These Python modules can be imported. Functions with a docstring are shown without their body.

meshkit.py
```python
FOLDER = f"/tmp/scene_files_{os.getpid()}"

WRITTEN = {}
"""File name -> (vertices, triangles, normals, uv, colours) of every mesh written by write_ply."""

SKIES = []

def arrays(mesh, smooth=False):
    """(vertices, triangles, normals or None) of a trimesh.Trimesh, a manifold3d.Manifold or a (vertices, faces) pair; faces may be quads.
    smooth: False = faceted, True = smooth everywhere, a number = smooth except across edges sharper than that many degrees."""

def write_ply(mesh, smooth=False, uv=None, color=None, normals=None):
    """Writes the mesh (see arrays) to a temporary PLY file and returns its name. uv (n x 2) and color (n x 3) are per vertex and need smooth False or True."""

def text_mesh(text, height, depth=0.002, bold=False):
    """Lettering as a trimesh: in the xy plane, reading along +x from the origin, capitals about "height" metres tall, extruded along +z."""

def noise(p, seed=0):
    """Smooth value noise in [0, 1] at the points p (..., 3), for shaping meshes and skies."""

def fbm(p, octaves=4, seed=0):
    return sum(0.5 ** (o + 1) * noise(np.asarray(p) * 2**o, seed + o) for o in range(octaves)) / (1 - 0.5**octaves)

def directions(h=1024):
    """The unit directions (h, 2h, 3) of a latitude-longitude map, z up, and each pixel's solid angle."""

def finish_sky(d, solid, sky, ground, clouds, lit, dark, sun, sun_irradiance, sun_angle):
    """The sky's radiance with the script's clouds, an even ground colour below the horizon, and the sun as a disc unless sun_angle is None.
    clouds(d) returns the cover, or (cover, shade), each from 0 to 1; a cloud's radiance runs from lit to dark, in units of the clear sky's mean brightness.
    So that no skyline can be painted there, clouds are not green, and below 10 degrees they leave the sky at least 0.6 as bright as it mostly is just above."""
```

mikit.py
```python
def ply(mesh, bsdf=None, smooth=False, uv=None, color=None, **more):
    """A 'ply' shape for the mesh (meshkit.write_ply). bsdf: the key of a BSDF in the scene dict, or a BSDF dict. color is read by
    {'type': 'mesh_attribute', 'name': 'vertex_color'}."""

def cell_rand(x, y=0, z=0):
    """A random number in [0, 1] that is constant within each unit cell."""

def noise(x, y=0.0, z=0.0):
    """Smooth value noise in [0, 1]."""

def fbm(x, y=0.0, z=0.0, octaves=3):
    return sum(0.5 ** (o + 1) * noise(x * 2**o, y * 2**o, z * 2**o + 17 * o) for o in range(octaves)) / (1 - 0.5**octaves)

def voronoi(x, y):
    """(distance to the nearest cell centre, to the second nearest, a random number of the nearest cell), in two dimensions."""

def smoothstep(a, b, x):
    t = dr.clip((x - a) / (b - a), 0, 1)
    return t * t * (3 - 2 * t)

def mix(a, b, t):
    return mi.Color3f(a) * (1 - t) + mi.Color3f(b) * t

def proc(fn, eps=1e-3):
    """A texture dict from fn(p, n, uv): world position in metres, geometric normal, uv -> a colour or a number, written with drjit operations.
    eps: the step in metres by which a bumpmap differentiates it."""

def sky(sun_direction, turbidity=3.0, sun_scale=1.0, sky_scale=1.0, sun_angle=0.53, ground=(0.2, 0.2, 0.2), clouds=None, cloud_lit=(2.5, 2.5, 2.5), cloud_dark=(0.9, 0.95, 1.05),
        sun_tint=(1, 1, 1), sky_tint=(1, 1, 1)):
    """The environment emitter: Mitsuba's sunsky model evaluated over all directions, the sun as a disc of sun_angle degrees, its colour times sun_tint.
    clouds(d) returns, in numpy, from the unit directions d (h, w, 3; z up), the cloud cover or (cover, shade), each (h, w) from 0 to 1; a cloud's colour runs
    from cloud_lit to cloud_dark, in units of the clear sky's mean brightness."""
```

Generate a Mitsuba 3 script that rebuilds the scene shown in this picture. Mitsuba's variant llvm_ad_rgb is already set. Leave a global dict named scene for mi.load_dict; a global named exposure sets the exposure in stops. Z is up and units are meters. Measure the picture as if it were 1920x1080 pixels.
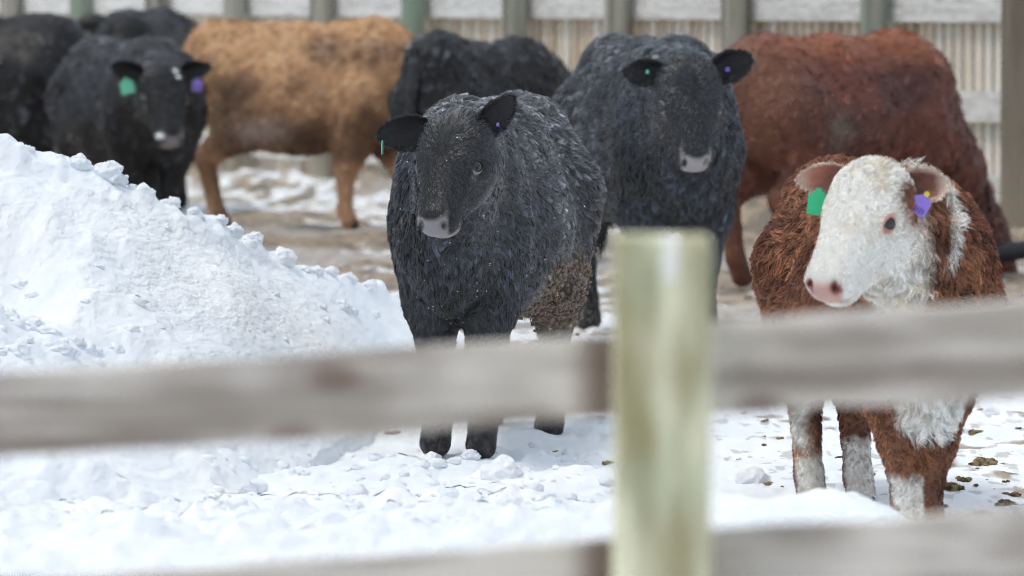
import math
import numpy as np
import trimesh
import mitsuba as mi
import drjit as dr
import mikit
import meshkit
from scipy.spatial import cKDTree
from scipy import sparse

T = mi.ScalarTransform4f
scene, labels = {}, {}

# ------------------------------------------------------------------ camera, sky, exposure
CAM = np.array([0.0, 0.0, 1.5])
PITCH = math.atan(0.056)                       # horizon just above the top of the frame
FOC = 10000.0                                  # focal length in photo pixels (1920 wide)
FWD = np.array([0, math.cos(PITCH), -math.sin(PITCH)])
UP = np.array([0, math.sin(PITCH), math.cos(PITCH)])
scene['camera'] = {
    'type': 'thinlens', 'fov': 2 * math.degrees(math.atan(960 / FOC)), 'fov_axis': 'x',
    'aperture_radius': 0.0215, 'focus_distance': 17.0, 'near_clip': 0.5, 'far_clip': 3000.0,
    'to_world': T().look_at(origin=CAM.tolist(), target=(CAM + FWD * 10).tolist(), up=[0, 0, 1])}
scene['sky'] = mikit.sky((-0.34, -0.22, 0.90), turbidity=4, sun_scale=0.55, sun_angle=15, sun_tint=(0.90, 1.0, 1.13), clouds=lambda d: 1.0,
                         cloud_lit=(2.24, 2.5, 2.82), ground=(0.6, 0.62, 0.65))
exposure = 0.95


def ground_at(px, py, z=0.0):
    """The point at height z that the lens sees at photo pixel (px, py): a measuring aid."""
    d = FWD + (px - 960) / FOC * np.array([1.0, 0, 0]) - (py - 540) / FOC * UP
    return CAM + d * ((z - CAM[2]) / d[2])


def at(px, py, depth):
    return CAM + depth * (FWD + (px - 960) / FOC * np.array([1.0, 0, 0]) - (py - 540) / FOC * UP)


def unit(v):
    v = np.asarray(v, float)
    return v / (np.linalg.norm(v, axis=-1, keepdims=True) + 1e-12)


# ------------------------------------------------------------------ materials
def rgb(*c):
    return {'type': 'rgb', 'value': list(map(float, c))}


VC = {'type': 'mesh_attribute', 'name': 'vertex_color'}


def principled(color, rough, **more):
    return {'type': 'twosided', 'bsdf': {'type': 'principled', 'base_color': color, 'roughness': rough, **more}}


scene['mat_hair'] = principled(VC, 0.36, specular=0.7)
scene['mat_wool'] = principled(VC, 0.65, specular=0.3)
scene['mat_skin'] = principled(VC, 0.5, specular=0.4)
scene['mat_eye'] = principled(rgb(0.012, 0.011, 0.012), 0.06, specular=0.7)
scene['mat_hoof'] = principled(rgb(0.035, 0.03, 0.028), 0.45, specular=0.4)
scene['mat_green_tag'] = principled(rgb(0.16, 0.62, 0.40), 0.4)
scene['mat_green_tag_deep'] = principled(rgb(0.03, 0.50, 0.22), 0.4)
scene['mat_purple_tag'] = principled(rgb(0.26, 0.17, 0.62), 0.4)
scene['mat_tag_ink'] = principled(rgb(0.05, 0.04, 0.16), 0.6)
scene['mat_yellow'] = principled(rgb(0.6, 0.5, 0.05), 0.5)
scene['mat_rubber'] = principled(rgb(0.012, 0.014, 0.018), 0.45)


def snow_color(p, n, uv):
    f = mikit.fbm(p.x * 3.1, p.y * 2.0, p.z * 3.0, 3)
    c = mikit.mix(mi.Color3f(0.80, 0.84, 0.89), mi.Color3f(0.87, 0.89, 0.915), mikit.smoothstep(0.3, 0.7, f))
    return c


def snow_bump(p, n, uv):
    return mikit.fbm(p.x * 45, p.y * 30, p.z * 45, 3) * 0.012 + mikit.noise(p.x * 160, p.y * 90, p.z * 160) * 0.003


scene['mat_snow'] = {'type': 'bumpmap', 'arbitrary': mikit.proc(snow_bump, 3e-3), 'scale': 1.0,
                     'bsdf': principled(mikit.proc(snow_color), 0.55, specular=0.25)}


def yard_color(p, n, uv):
    """Trampled snow with straw, mud and dung: the mud shows more towards the back fence, where the herd stands."""
    x, y = p.x, p.y
    snow = snow_color(p, n, uv)
    far = mikit.smoothstep(20.5, 27.0, y) * 0.262 + mikit.smoothstep(26.0, 31, y) * 0.05 - mikit.smoothstep(33.5, 37, y) * 0.16
    right = mikit.smoothstep(0.2, 1.2, x) * mikit.smoothstep(14.2, 15.5, y) * 0.045
    f = mikit.fbm(x * 2.1, y * 0.95, 0, 4)
    g = mikit.fbm(x * 9.0 + 5, y * 4.2, 3.0, 3)
    m = mikit.smoothstep(0.60, 0.70, f * 0.55 + g * 0.45 + far + right - 0.2 * (1 - mikit.smoothstep(-0.1, 0.5, x)) * (1 - mikit.smoothstep(19, 23, y)) - 0.2 * (1 - mikit.smoothstep(14.0, 15.0, y)))
    fine = mikit.smoothstep(0.66, 0.74, mikit.fbm(x * 26, y * 10, 7.0, 2) + far * 0.25 + right * 0.4) * mikit.smoothstep(14.6, 16, y) * mikit.smoothstep(0.1, 0.5, x + 0.3 * (y - 18))
    straw = mikit.fbm(x * 14 + 9, y * 5, 1.0, 3)
    mud = mikit.mix(mi.Color3f(0.13, 0.095, 0.065), mi.Color3f(0.34, 0.25, 0.16), mikit.smoothstep(0.35, 0.65, straw))
    mud = mikit.mix(mud, mi.Color3f(0.45, 0.42, 0.40), mikit.smoothstep(0.45, 0.62, mikit.fbm(x * 1.3 + 4, y * 0.8, 8.0, 2)) * 0.65)
    c = mikit.mix(snow, mud, m * 0.9)
    return mikit.mix(c, mi.Color3f(0.16, 0.12, 0.085), fine * 0.4)


scene['mat_yard'] = {'type': 'bumpmap', 'arbitrary': mikit.proc(snow_bump, 3e-3), 'scale': 1.0,
                     'bsdf': principled(mikit.proc(yard_color), 0.6, specular=0.2)}


def dung_color(p, n, uv):
    f = mikit.fbm(p.x * 60, p.y * 60, p.z * 60, 3)
    return mikit.mix(mi.Color3f(0.07, 0.05, 0.03), mi.Color3f(0.34, 0.25, 0.13), mikit.smoothstep(0.35, 0.7, f))


scene['mat_straw'] = principled(rgb(.48, .38, .24), .8)
scene['mat_mud'] = principled(rgb(.24, .185, .145), .9, specular=.15)
scene['mat_dung'] = principled(mikit.proc(dung_color), 0.85, specular=0.15)


def rail_color(p, n, uv):
    """Weathered plank, grain along x; brown knots."""
    gr = mikit.fbm(p.x * 1.6, p.z * 40, p.y * 6, 4)
    bl = mikit.fbm(p.x * 5.0 + 3, p.z * 9, 2.0, 3)
    c = mikit.mix(mi.Color3f(0.25, 0.21, 0.18), mi.Color3f(0.64, 0.59, 0.54), mikit.smoothstep(0.33, 0.62, gr * 0.5 + bl * 0.5))
    c = mikit.mix(c, mi.Color3f(0.33, 0.29, 0.25), mikit.smoothstep(0.5, 0.68, mikit.fbm(p.x * 2.6 + 11, p.z * 16, 5.0, 3)) * 0.8)
    d1, _, r = mikit.voronoi(p.x * 3.3 + 0.4, p.z * 6.5)
    knot = (1 - mikit.smoothstep(0.05, 0.17, d1)) * mikit.smoothstep(0.45, 0.55, r)
    c = mikit.mix(c, mi.Color3f(0.17, 0.105, 0.08), knot * 0.75)
    # rusty brown stain and painted shade where the left boards are nailed to the post
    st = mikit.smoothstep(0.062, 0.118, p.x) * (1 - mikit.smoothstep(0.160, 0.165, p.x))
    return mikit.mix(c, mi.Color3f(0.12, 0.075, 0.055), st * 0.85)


def rail_bump(p, n, uv):
    return mikit.fbm(p.x * 3, p.z * 120, p.y * 120, 3) * 0.004


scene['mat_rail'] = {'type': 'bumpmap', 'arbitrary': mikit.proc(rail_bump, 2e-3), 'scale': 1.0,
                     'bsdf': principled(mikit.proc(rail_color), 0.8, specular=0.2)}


def post_color(p, n, uv):
    g = mikit.fbm(p.x * 30, p.y * 30, p.z * 1.8, 4)
    b = mikit.fbm(p.x * 14 + 7, p.y * 14, p.z * 5.5, 3)
    c = mikit.mix(mi.Color3f(0.31, 0.28, 0.155), mi.Color3f(0.74, 0.72, 0.53), mikit.smoothstep(0.34, 0.62, g * 0.4 + b * 0.6))
    gr = mikit.smoothstep(0.55, 0.75, mikit.fbm(p.x * 12, p.y * 12, p.z * 7 + 3, 3))
    c = mikit.mix(c, mi.Color3f(0.36, 0.42, 0.28), gr * 0.35)
    snow_glimpse = mikit.smoothstep(0.006, 0.0, dr.abs(p.x - 0.206) - 0.008) * mikit.smoothstep(1.105, 1.135, p.z)  # pale streak painted for bright snow glimpsed through the blurred post top
    return mikit.mix(c, mi.Color3f(0.80, 0.80, 0.77), snow_glimpse * 0.85)


scene['mat_post'] = principled(mikit.proc(post_color), 0.8, specular=0.2)


def far_post_color(p, n, uv):
    g = mikit.fbm(p.x * 26, p.y * 26, p.z * 1.5, 4)
    b = mikit.fbm(p.x * 5 + 7, p.y * 5, p.z * 1.4, 2)
    c = mikit.mix(mi.Color3f(0.17, 0.165, 0.14), mi.Color3f(0.42, 0.41, 0.35), mikit.smoothstep(0.3, 0.7, g))
    c = mikit.mix(c, mi.Color3f(0.26, 0.35, 0.27), mikit.smoothstep(0.4, 0.7, b) * mikit.smoothstep(0.6, 1.1, p.z) * 0.8 * (1 - mikit.smoothstep(2.6, 2.8, p.x)))
    c = mikit.mix(c, mi.Color3f(0.17, 0.135, 0.10), mikit.smoothstep(2.7, 2.8, p.x) * (0.45 + 0.5 * g))
    return mikit.mix(c, mi.Color3f(0.36, 0.31, 0.24), (1 - mikit.smoothstep(0.1, 0.7, p.z)) * 0.6)


scene['mat_far_post'] = principled(mikit.proc(far_post_color), 0.85, specular=0.2)


def make_slat_color(a, b):
    def slat_color(p, n, uv):
        g = mikit.fbm(p.x * 20, p.y * 20, p.z * 1.2, 4)
        c = mikit.mix(a, b, mikit.smoothstep(0.3, 0.7, g))
        return mikit.mix(c, mi.Color3f(0.30, 0.21, 0.13), (1 - mikit.smoothstep(0.05, 0.6, p.z + g * 0.5)) * 0.5)
    return slat_color


SLATS = [((.66, .60, .51), (.90, .86, .78)), ((.56, .45, .33), (.84, .74, .60)), ((.64, .55, .43), (.89, .82, .71))]
for i, (a, b) in enumerate(SLATS):
    scene[f'mat_slat_{i}'] = principled(mikit.proc(make_slat_color(mi.ScalarColor3f(*a), mi.ScalarColor3f(*b))), 0.85, specular=0.15)


scene['mat_gap_shade'] = principled(rgb(.045, .042, .04), .9)  # near-black, so the shade in the slat gaps is painted into the boards


def plank_color(p, n, uv):
    g = mikit.fbm(p.x * 3, p.y * 3, p.z * 45, 4)
    k = mikit.fbm(p.x * 18, p.y * 18, p.z * 30, 3)
    c = mikit.mix(mi.Color3f(0.56, 0.55, 0.53), mi.Color3f(0.84, 0.84, 0.82), mikit.smoothstep(0.3, 0.65, g * .5 + k * .5))
    return c


scene['mat_plank'] = principled(mikit.proc(plank_color), 0.8, specular=0.2)


# ------------------------------------------------------------------ names
def key_for(name, parent=None):
    base = f'{parent}__{name}' if parent else name
    k, i = base, 0
    while k in scene or k in labels:
        i += 1
        k = f'{base}_{i:03d}'
    return k


def tag(key, label=None, cat=None, group=None, kind=None):
    d = labels.setdefault(key, {})
    for a, b in (('label', label), ('category', cat), ('group', group), ('kind', kind)):
        if b:
            d[a] = b
    return key


def thing(name, label, cat, group=None):
    return tag(key_for(name), label, cat, group)


def put(name, mesh, mat, parent=None, smooth=False, color=None):
    k = key_for(name, parent)
    scene[k] = mikit.ply(mesh, mat, smooth=smooth, color=color)
    return k


# ------------------------------------------------------------------ implicit surfaces
class Ell:
    def __init__(s, c, r, R=None, k=.08, tag='body', sub=False):
        s.c, s.r, s.R, s.k, s.tag, s.sub = np.asarray(c, float), np.asarray(r, float), np.eye(3) if R is None else R, k, tag, sub

    def box(s):
        e = np.sqrt(((s.R * s.r) ** 2).sum(1))
        return s.c - e, s.c + e

    def d(s, p):
        q = (p - s.c) @ s.R
        k0 = np.linalg.norm(q / s.r, axis=-1)
        k1 = np.linalg.norm(q / s.r ** 2, axis=-1)
        return k0 * (k0 - 1) / np.maximum(k1, 1e-6)


class Cone:
    def __init__(s, a, b, ra, rb, k=.06, tag='body', sub=False):
        s.a, s.b, s.ra, s.rb, s.k, s.tag, s.sub = np.asarray(a, float), np.asarray(b, float), ra, rb, k, tag, sub

    def box(s):
        return np.minimum(s.a - s.ra, s.b - s.rb), np.maximum(s.a + s.ra, s.b + s.rb)

    def d(s, p):
        ba = s.b - s.a
        t = np.clip(((p - s.a) @ ba) / (ba @ ba), 0, 1)
        return np.linalg.norm(p - s.a - t[..., None] * ba, axis=-1) - (s.ra + (s.rb - s.ra) * t)


def field(prims, lo, shape, cell):
    val = np.full(shape, 1.0, np.float32)
    for q in prims:
        a, b = q.box()
        m = q.k + 2.5 * cell
        i0 = np.maximum(np.floor((a - m - lo) / cell).astype(int), 0)
        i1 = np.minimum(np.ceil((b + m - lo) / cell).astype(int) + 1, shape)
        if (i1 <= i0).any():
            continue
        ax = [lo[j] + cell * np.arange(i0[j], i1[j]) for j in range(3)]
        p = np.stack(np.meshgrid(*ax, indexing='ij'), -1)
        d = q.d(p).astype(np.float32)
        sl = tuple(slice(i0[j], i1[j]) for j in range(3))
        v = val[sl]
        if q.sub:
            h = np.maximum(q.k - np.abs(v + d), 0) / q.k
            val[sl] = np.maximum(v, -d) + h * h * q.k * .25
        else:
            h = np.maximum(q.k - np.abs(v - d), 0) / q.k
            val[sl] = np.minimum(v, d) - h * h * q.k * .25
    return val


def surface_nets(val, lo, cell):
    ins = val < 0
    n = np.array(val.shape) - 1
    corners = [(i, j, k) for i in (0, 1) for j in (0, 1) for k in (0, 1)]
    cnt = sum(ins[i:i + n[0], j:j + n[1], k:k + n[2]].astype(np.int8) for i, j, k in corners)
    idx = np.argwhere((cnt > 0) & (cnt < 8))
    C = np.stack([val[idx[:, 0] + i, idx[:, 1] + j, idx[:, 2] + k] for i, j, k in corners], 1)
    P, W = np.zeros((len(idx), 3)), np.zeros(len(idx))
    for a in range(8):
        for b in range(a + 1, 8):
            ca, cb = np.array(corners[a]), np.array(corners[b])
            if np.abs(ca - cb).sum() != 1:
                continue
            m = (C[:, a] < 0) != (C[:, b] < 0)
            t = C[m, a] / (C[m, a] - C[m, b])
            P[m] += ca + t[:, None] * (cb - ca)
            W[m] += 1
    V = lo + cell * (idx + P / W[:, None])
    vid = np.full(n, -1, np.int32)
    vid[tuple(idx.T)] = np.arange(len(idx))
    F = []
    for ax in range(3):
        o1, o2 = [(1, 2), (2, 0), (0, 1)][ax]
        a = [slice(None)] * 3
        b = [slice(None)] * 3
        a[ax], b[ax] = slice(0, -1), slice(1, None)
        A, B = ins[tuple(a)], ins[tuple(b)]
        e = np.argwhere(A != B)
        e = e[(e[:, o1] > 0) & (e[:, o2] > 0) & (e[:, o1] < n[o1]) & (e[:, o2] < n[o2])]
        s1, s2 = np.zeros(3, int), np.zeros(3, int)
        s1[o1], s2[o2] = 1, 1
        q = np.stack([vid[tuple((e - s1 - s2).T)], vid[tuple((e - s2).T)], vid[tuple(e.T)], vid[tuple((e - s1).T)]], 1)
        flip = ~A[tuple(e.T)]
        q[flip] = q[flip][:, ::-1]
        F.append(q)
    F = np.vstack(F)
    F = np.vstack([F[:, [0, 1, 2]], F[:, [0, 2, 3]]])
    return V, F[(F >= 0).all(1)]


def laplace(V, F, it=2, lam=.5):
    e = np.vstack([F[:, [0, 1]], F[:, [1, 2]], F[:, [2, 0]]])
    A = sparse.coo_matrix((np.ones(len(e)), (e[:, 0], e[:, 1])), shape=(len(V),) * 2).tocsr()
    A = ((A + A.T) > 0).astype(float)
    D = 1 / np.maximum(np.asarray(A.sum(1)).ravel(), 1)
    for _ in range(it):
        V = V + lam * (D[:, None] * (A @ V) - V)
    return V


def vnormals(V, F):
    n = np.cross(V[F[:, 1]] - V[F[:, 0]], V[F[:, 2]] - V[F[:, 0]])
    out = np.zeros_like(V)
    for k in range(3):
        np.add.at(out, F[:, k], n)
    return unit(out)


def implicit(prims, cell, it=2):
    lo = np.min([q.box()[0] for q in prims if not q.sub], 0) - 4 * cell - .05
    hi = np.max([q.box()[1] for q in prims if not q.sub], 0) + 4 * cell + .05
    shape = np.ceil((hi - lo) / cell).astype(int) + 1
    V, F = surface_nets(field(prims, lo, shape, cell), lo, cell)
    return laplace(V, F, it), F


def vnoise3(p, f, seed):
    return np.stack([meshkit.noise(p * f + 31.7 * i, seed + i) for i in range(3)], -1) * 2 - 1


# ------------------------------------------------------------------ fur
def coat(V, F, N, dens, length, flow, lift, col_root, col_tip, count, width, seed, clump=14, clump_k=.75, curl=.012, jitter=.22, segs=3, lenvar=.35, lockvar=.22, wavy=None):
    """Hair as tapered, rounded blades: roots spread over the mesh, combed along flow, gathered into damp locks."""
    rg = np.random.default_rng(seed)
    area = np.linalg.norm(np.cross(V[F[:, 1]] - V[F[:, 0]], V[F[:, 2]] - V[F[:, 0]]), axis=1) * dens[F].mean(1)
    cum = np.cumsum(area)
    fi = np.minimum(np.searchsorted(cum, rg.random(count) * cum[-1]), len(F) - 1)
    b = rg.random((count, 2))
    fl = b.sum(1) > 1
    b[fl] = 1 - b[fl]
    b = np.c_[1 - b.sum(1), b]
    f = F[fi]

    def mixv(a):
        return (a[f] * (b[:, :, None] if a.ndim == 2 else b)).sum(1)
    P, n, fl = mixv(V), unit(mixv(N)), mixv(flow)
    L = mixv(length) * (1 - lenvar * rg.random(count))
    lf, c0, c1 = mixv(lift), mixv(col_root), mixv(col_tip)
    lockvar = lockvar if np.isscalar(lockvar) else mixv(lockvar)
    wv = np.ones(count) if wavy is None else mixv(wavy)
    keep = L > .002
    P, n, fl, L, lf, c0, c1 = (a[keep] for a in (P, n, fl, L, lf, c0, c1))
    wv = wv[keep][:, None]
    m = len(P)
    nz = vnoise3(P, 9.0, seed) * .45 + vnoise3(P, 26.0, seed + 9) * .35
    fl = fl + nz * wv + rg.normal(0, jitter, (m, 3)) * (.4 + .6 * wv)
    tdir = unit(fl - (fl * n).sum(1, keepdims=True) * n)
    lf = lf * (1 + .35 * rg.normal(0, 1, m))
    side = np.cross(n, tdir)
    ph = meshkit.noise(P * 14.0, seed + 40) * 12 + rg.normal(0, .5, m)
    ts = np.linspace(0, 1, segs + 1)
    pts = []
    for t in ts:
        up = n * (np.sin(lf) * L * t * (1 - .35 * t))[:, None]
        al = tdir * (np.cos(lf) * L * t)[:, None]
        cu = side * (curl * np.minimum(L / .05, 1.3) ** 1.5 * t * np.sin(ph + 3.2 * t))[:, None]
        pts.append(P - n * np.minimum(.003, .06 * L)[:, None] + up + al + cu)
    pts = np.stack(pts, 1)
    ng = max(m // clump, 1)
    g = rg.choice(m, ng, replace=False)
    w = cKDTree(P[g]).query(P)[1]
    gp = pts[g][w]
    k = clump_k * (ts ** 1.2)[None, :, None] * (.6 + .4 * rg.random(m))[:, None, None]
    sc = (L / np.maximum(L[g][w], 1e-4))[:, None, None]
    tgt = gp[:, :1] + (gp - gp[:, :1]) * np.minimum(sc, 1.15)
    pts = pts * (1 - k) + tgt * k
    # blades
    d = unit(np.gradient(pts, axis=1))
    ang = rg.normal(0, .7, m)
    s0 = unit(np.cross(n[:, None], d))
    nn = unit(np.cross(d, s0))
    sd = s0 * np.cos(ang)[:, None, None] + nn * np.sin(ang)[:, None, None]
    nr = unit(np.cross(d, sd))
    wd = width * (1 - .3 * rg.random(m))[:, None, None] * np.array([.8, 1.0, .75, .5])[:segs][None, :, None]
    left, right = pts[:, :segs] - sd[:, :segs] * wd / 2, pts[:, :segs] + sd[:, :segs] * wd / 2
    verts = np.concatenate([np.stack([left, right], 2).reshape(m, -1, 3), pts[:, segs:]], 1)
    nl, nrr = unit(nr[:, :segs] - sd[:, :segs] * .9), unit(nr[:, :segs] + sd[:, :segs] * .9)
    norms = np.concatenate([np.stack([nl, nrr], 2).reshape(m, -1, 3), nr[:, segs:]], 1)
    tt = np.concatenate([np.repeat(ts[:segs], 2), ts[segs:]])[None, :, None]
    cols = c0[:, None] * (1 - tt) + c1[:, None] * tt
    lk = lockvar if np.isscalar(lockvar) else lockvar[keep]
    lock = np.exp(np.reshape(lk * rg.normal(0, 1, ng)[w], (-1, 1, 1)))
    cols = np.clip(cols * (1 + .25 * rg.normal(0, 1, (m, 1, 1))).clip(.35, 1.9) * lock, 0, .92)
    one = []
    for i in range(segs - 1):
        a = 2 * i
        one += [[a, a + 1, a + 3], [a, a + 3, a + 2]]
    one.append([2 * segs - 2, 2 * segs - 1, 2 * segs])
    nv = 2 * segs + 1
    faces = (np.array(one)[None] + nv * np.arange(m)[:, None, None]).reshape(-1, 3)
    return verts.reshape(-1, 3), faces, norms.reshape(-1, 3), cols.reshape(-1, 3)


def put_coat(name, parent, data, mat='mat_hair'):
    v, f, n, c = data
    k = key_for(name, parent)
    path = meshkit.write_ply((v, f), False, None, c, normals=n)
    scene[k] = {'type': 'ply', 'filename': path, 'face_normals': False, 'bsdf': {'type': 'ref', 'id': mat}}
    tag(k, kind='stuff')
    return k


# ------------------------------------------------------------------ cattle
HEAD_L = .47


def ear_mesh(base, e, nrm, L, W, cup, nt=22, ns=13, thick=.007):
    e = unit(e)
    nrm = unit(nrm - (nrm @ e) * e)
    sd = np.cross(nrm, e)
    t = np.linspace(0, 1, nt)[:, None]
    s = np.linspace(-1, 1, ns)[None, :]
    wp = W * np.clip(np.sin(np.pi * (.17 + .83 * t ** .9)), 0, 1) ** .62
    wp[-1] = W * .05
    depth = cup * (1 - s ** 2) * (1.15 - .75 * t) * np.minimum(wp / W, 1)
    droop = -.10 * L * t ** 2
    inner = base + L * t[..., None] * e + (wp * s)[..., None] * sd - depth[..., None] * nrm + droop[..., None] * np.array([0, 0, 1.0])
    out = inner - thick * nrm * (1 - .7 * np.abs(s))[..., None]
    V = np.vstack([inner.reshape(-1, 3), out.reshape(-1, 3)])
    F = []
    o = nt * ns
    for i in range(nt - 1):
        for j in range(ns - 1):
            a, b_, c, d = i * ns + j, i * ns + j + 1, (i + 1) * ns + j + 1, (i + 1) * ns + j
            F += [[a, b_, c], [a, c, d], [o + a, o + c, o + b_], [o + a, o + d, o + c]]
        for j, fl in ((0, 0), (ns - 1, 1)):
            a, d = i * ns + j, (i + 1) * ns + j
            F += [[a, d, o + d], [a, o + d, o + a]] if not fl else [[a, o + d, d], [a, o + a, o + d]]
    F = np.array(F)
    tt = np.tile(np.repeat(t.ravel(), ns), 2)
    ss = np.tile(np.tile(s.ravel(), nt), 2)
    isin = np.r_[np.ones(o), np.zeros(o)]
    return V, F, tt, ss, isin, e, sd, nrm


def tag_mesh(w, h, neck=.3):
    """A livestock ear tag: rounded plate with a narrow neck up to the button; hangs down from the origin in the xz plane."""
    from shapely.geometry import Polygon, box
    body = Polygon([(-w / 2, -h), (w / 2, -h), (w / 2, -h * neck), (w * .16, -h * .1), (w * .13, 0), (-w * .13, 0), (-w * .16, -h * .1), (-w / 2, -h * neck)])
    body = body.buffer(-w * .08).buffer(w * .08)
    m = trimesh.creation.extrude_polygon(body, .0025, engine='earcut')
    v = np.array(m.vertices)
    return trimesh.Trimesh(np.c_[v[:, 0], v[:, 2], v[:, 1]], m.faces[:, ::-1], process=False)


def frame_mesh(mesh, origin, xdir, zdir):
    x = unit(xdir)
    z = unit(zdir - (np.asarray(zdir) @ x) * x)
    y = np.cross(z, x)
    v = np.array(mesh.vertices) @ np.stack([x, y, z]) + origin
    return trimesh.Trimesh(v, mesh.faces, process=False)


def lump_mesh(r, seed, sub=3, rough=.35, flat=.8, freq=1.9):
    m = trimesh.creation.icosphere(sub, 1.0)
    v = np.array(m.vertices)
    n = meshkit.fbm(v * freq + seed * 7.3, 4, seed) - .5
    n2 = np.abs(meshkit.noise(v * 2.6 + seed * 3.1, seed + 5) - .5)
    f3 = np.abs(meshkit.noise(v * 1.3 + seed * 1.7, seed + 9) - .5)
    v = v * (1 + rough * 2 * n - .45 * n2 - .5 * f3)[:, None]
    v += rough * .16 * (np.stack([meshkit.noise(v * 4.5 + 9 * q + seed, seed + q) for q in range(3)], -1) - .5)
    v *= np.array([1.0, .9, flat]) * r
    return trimesh.Trimesh(v, m.faces, process=False)


class Cow:
    pass


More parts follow.
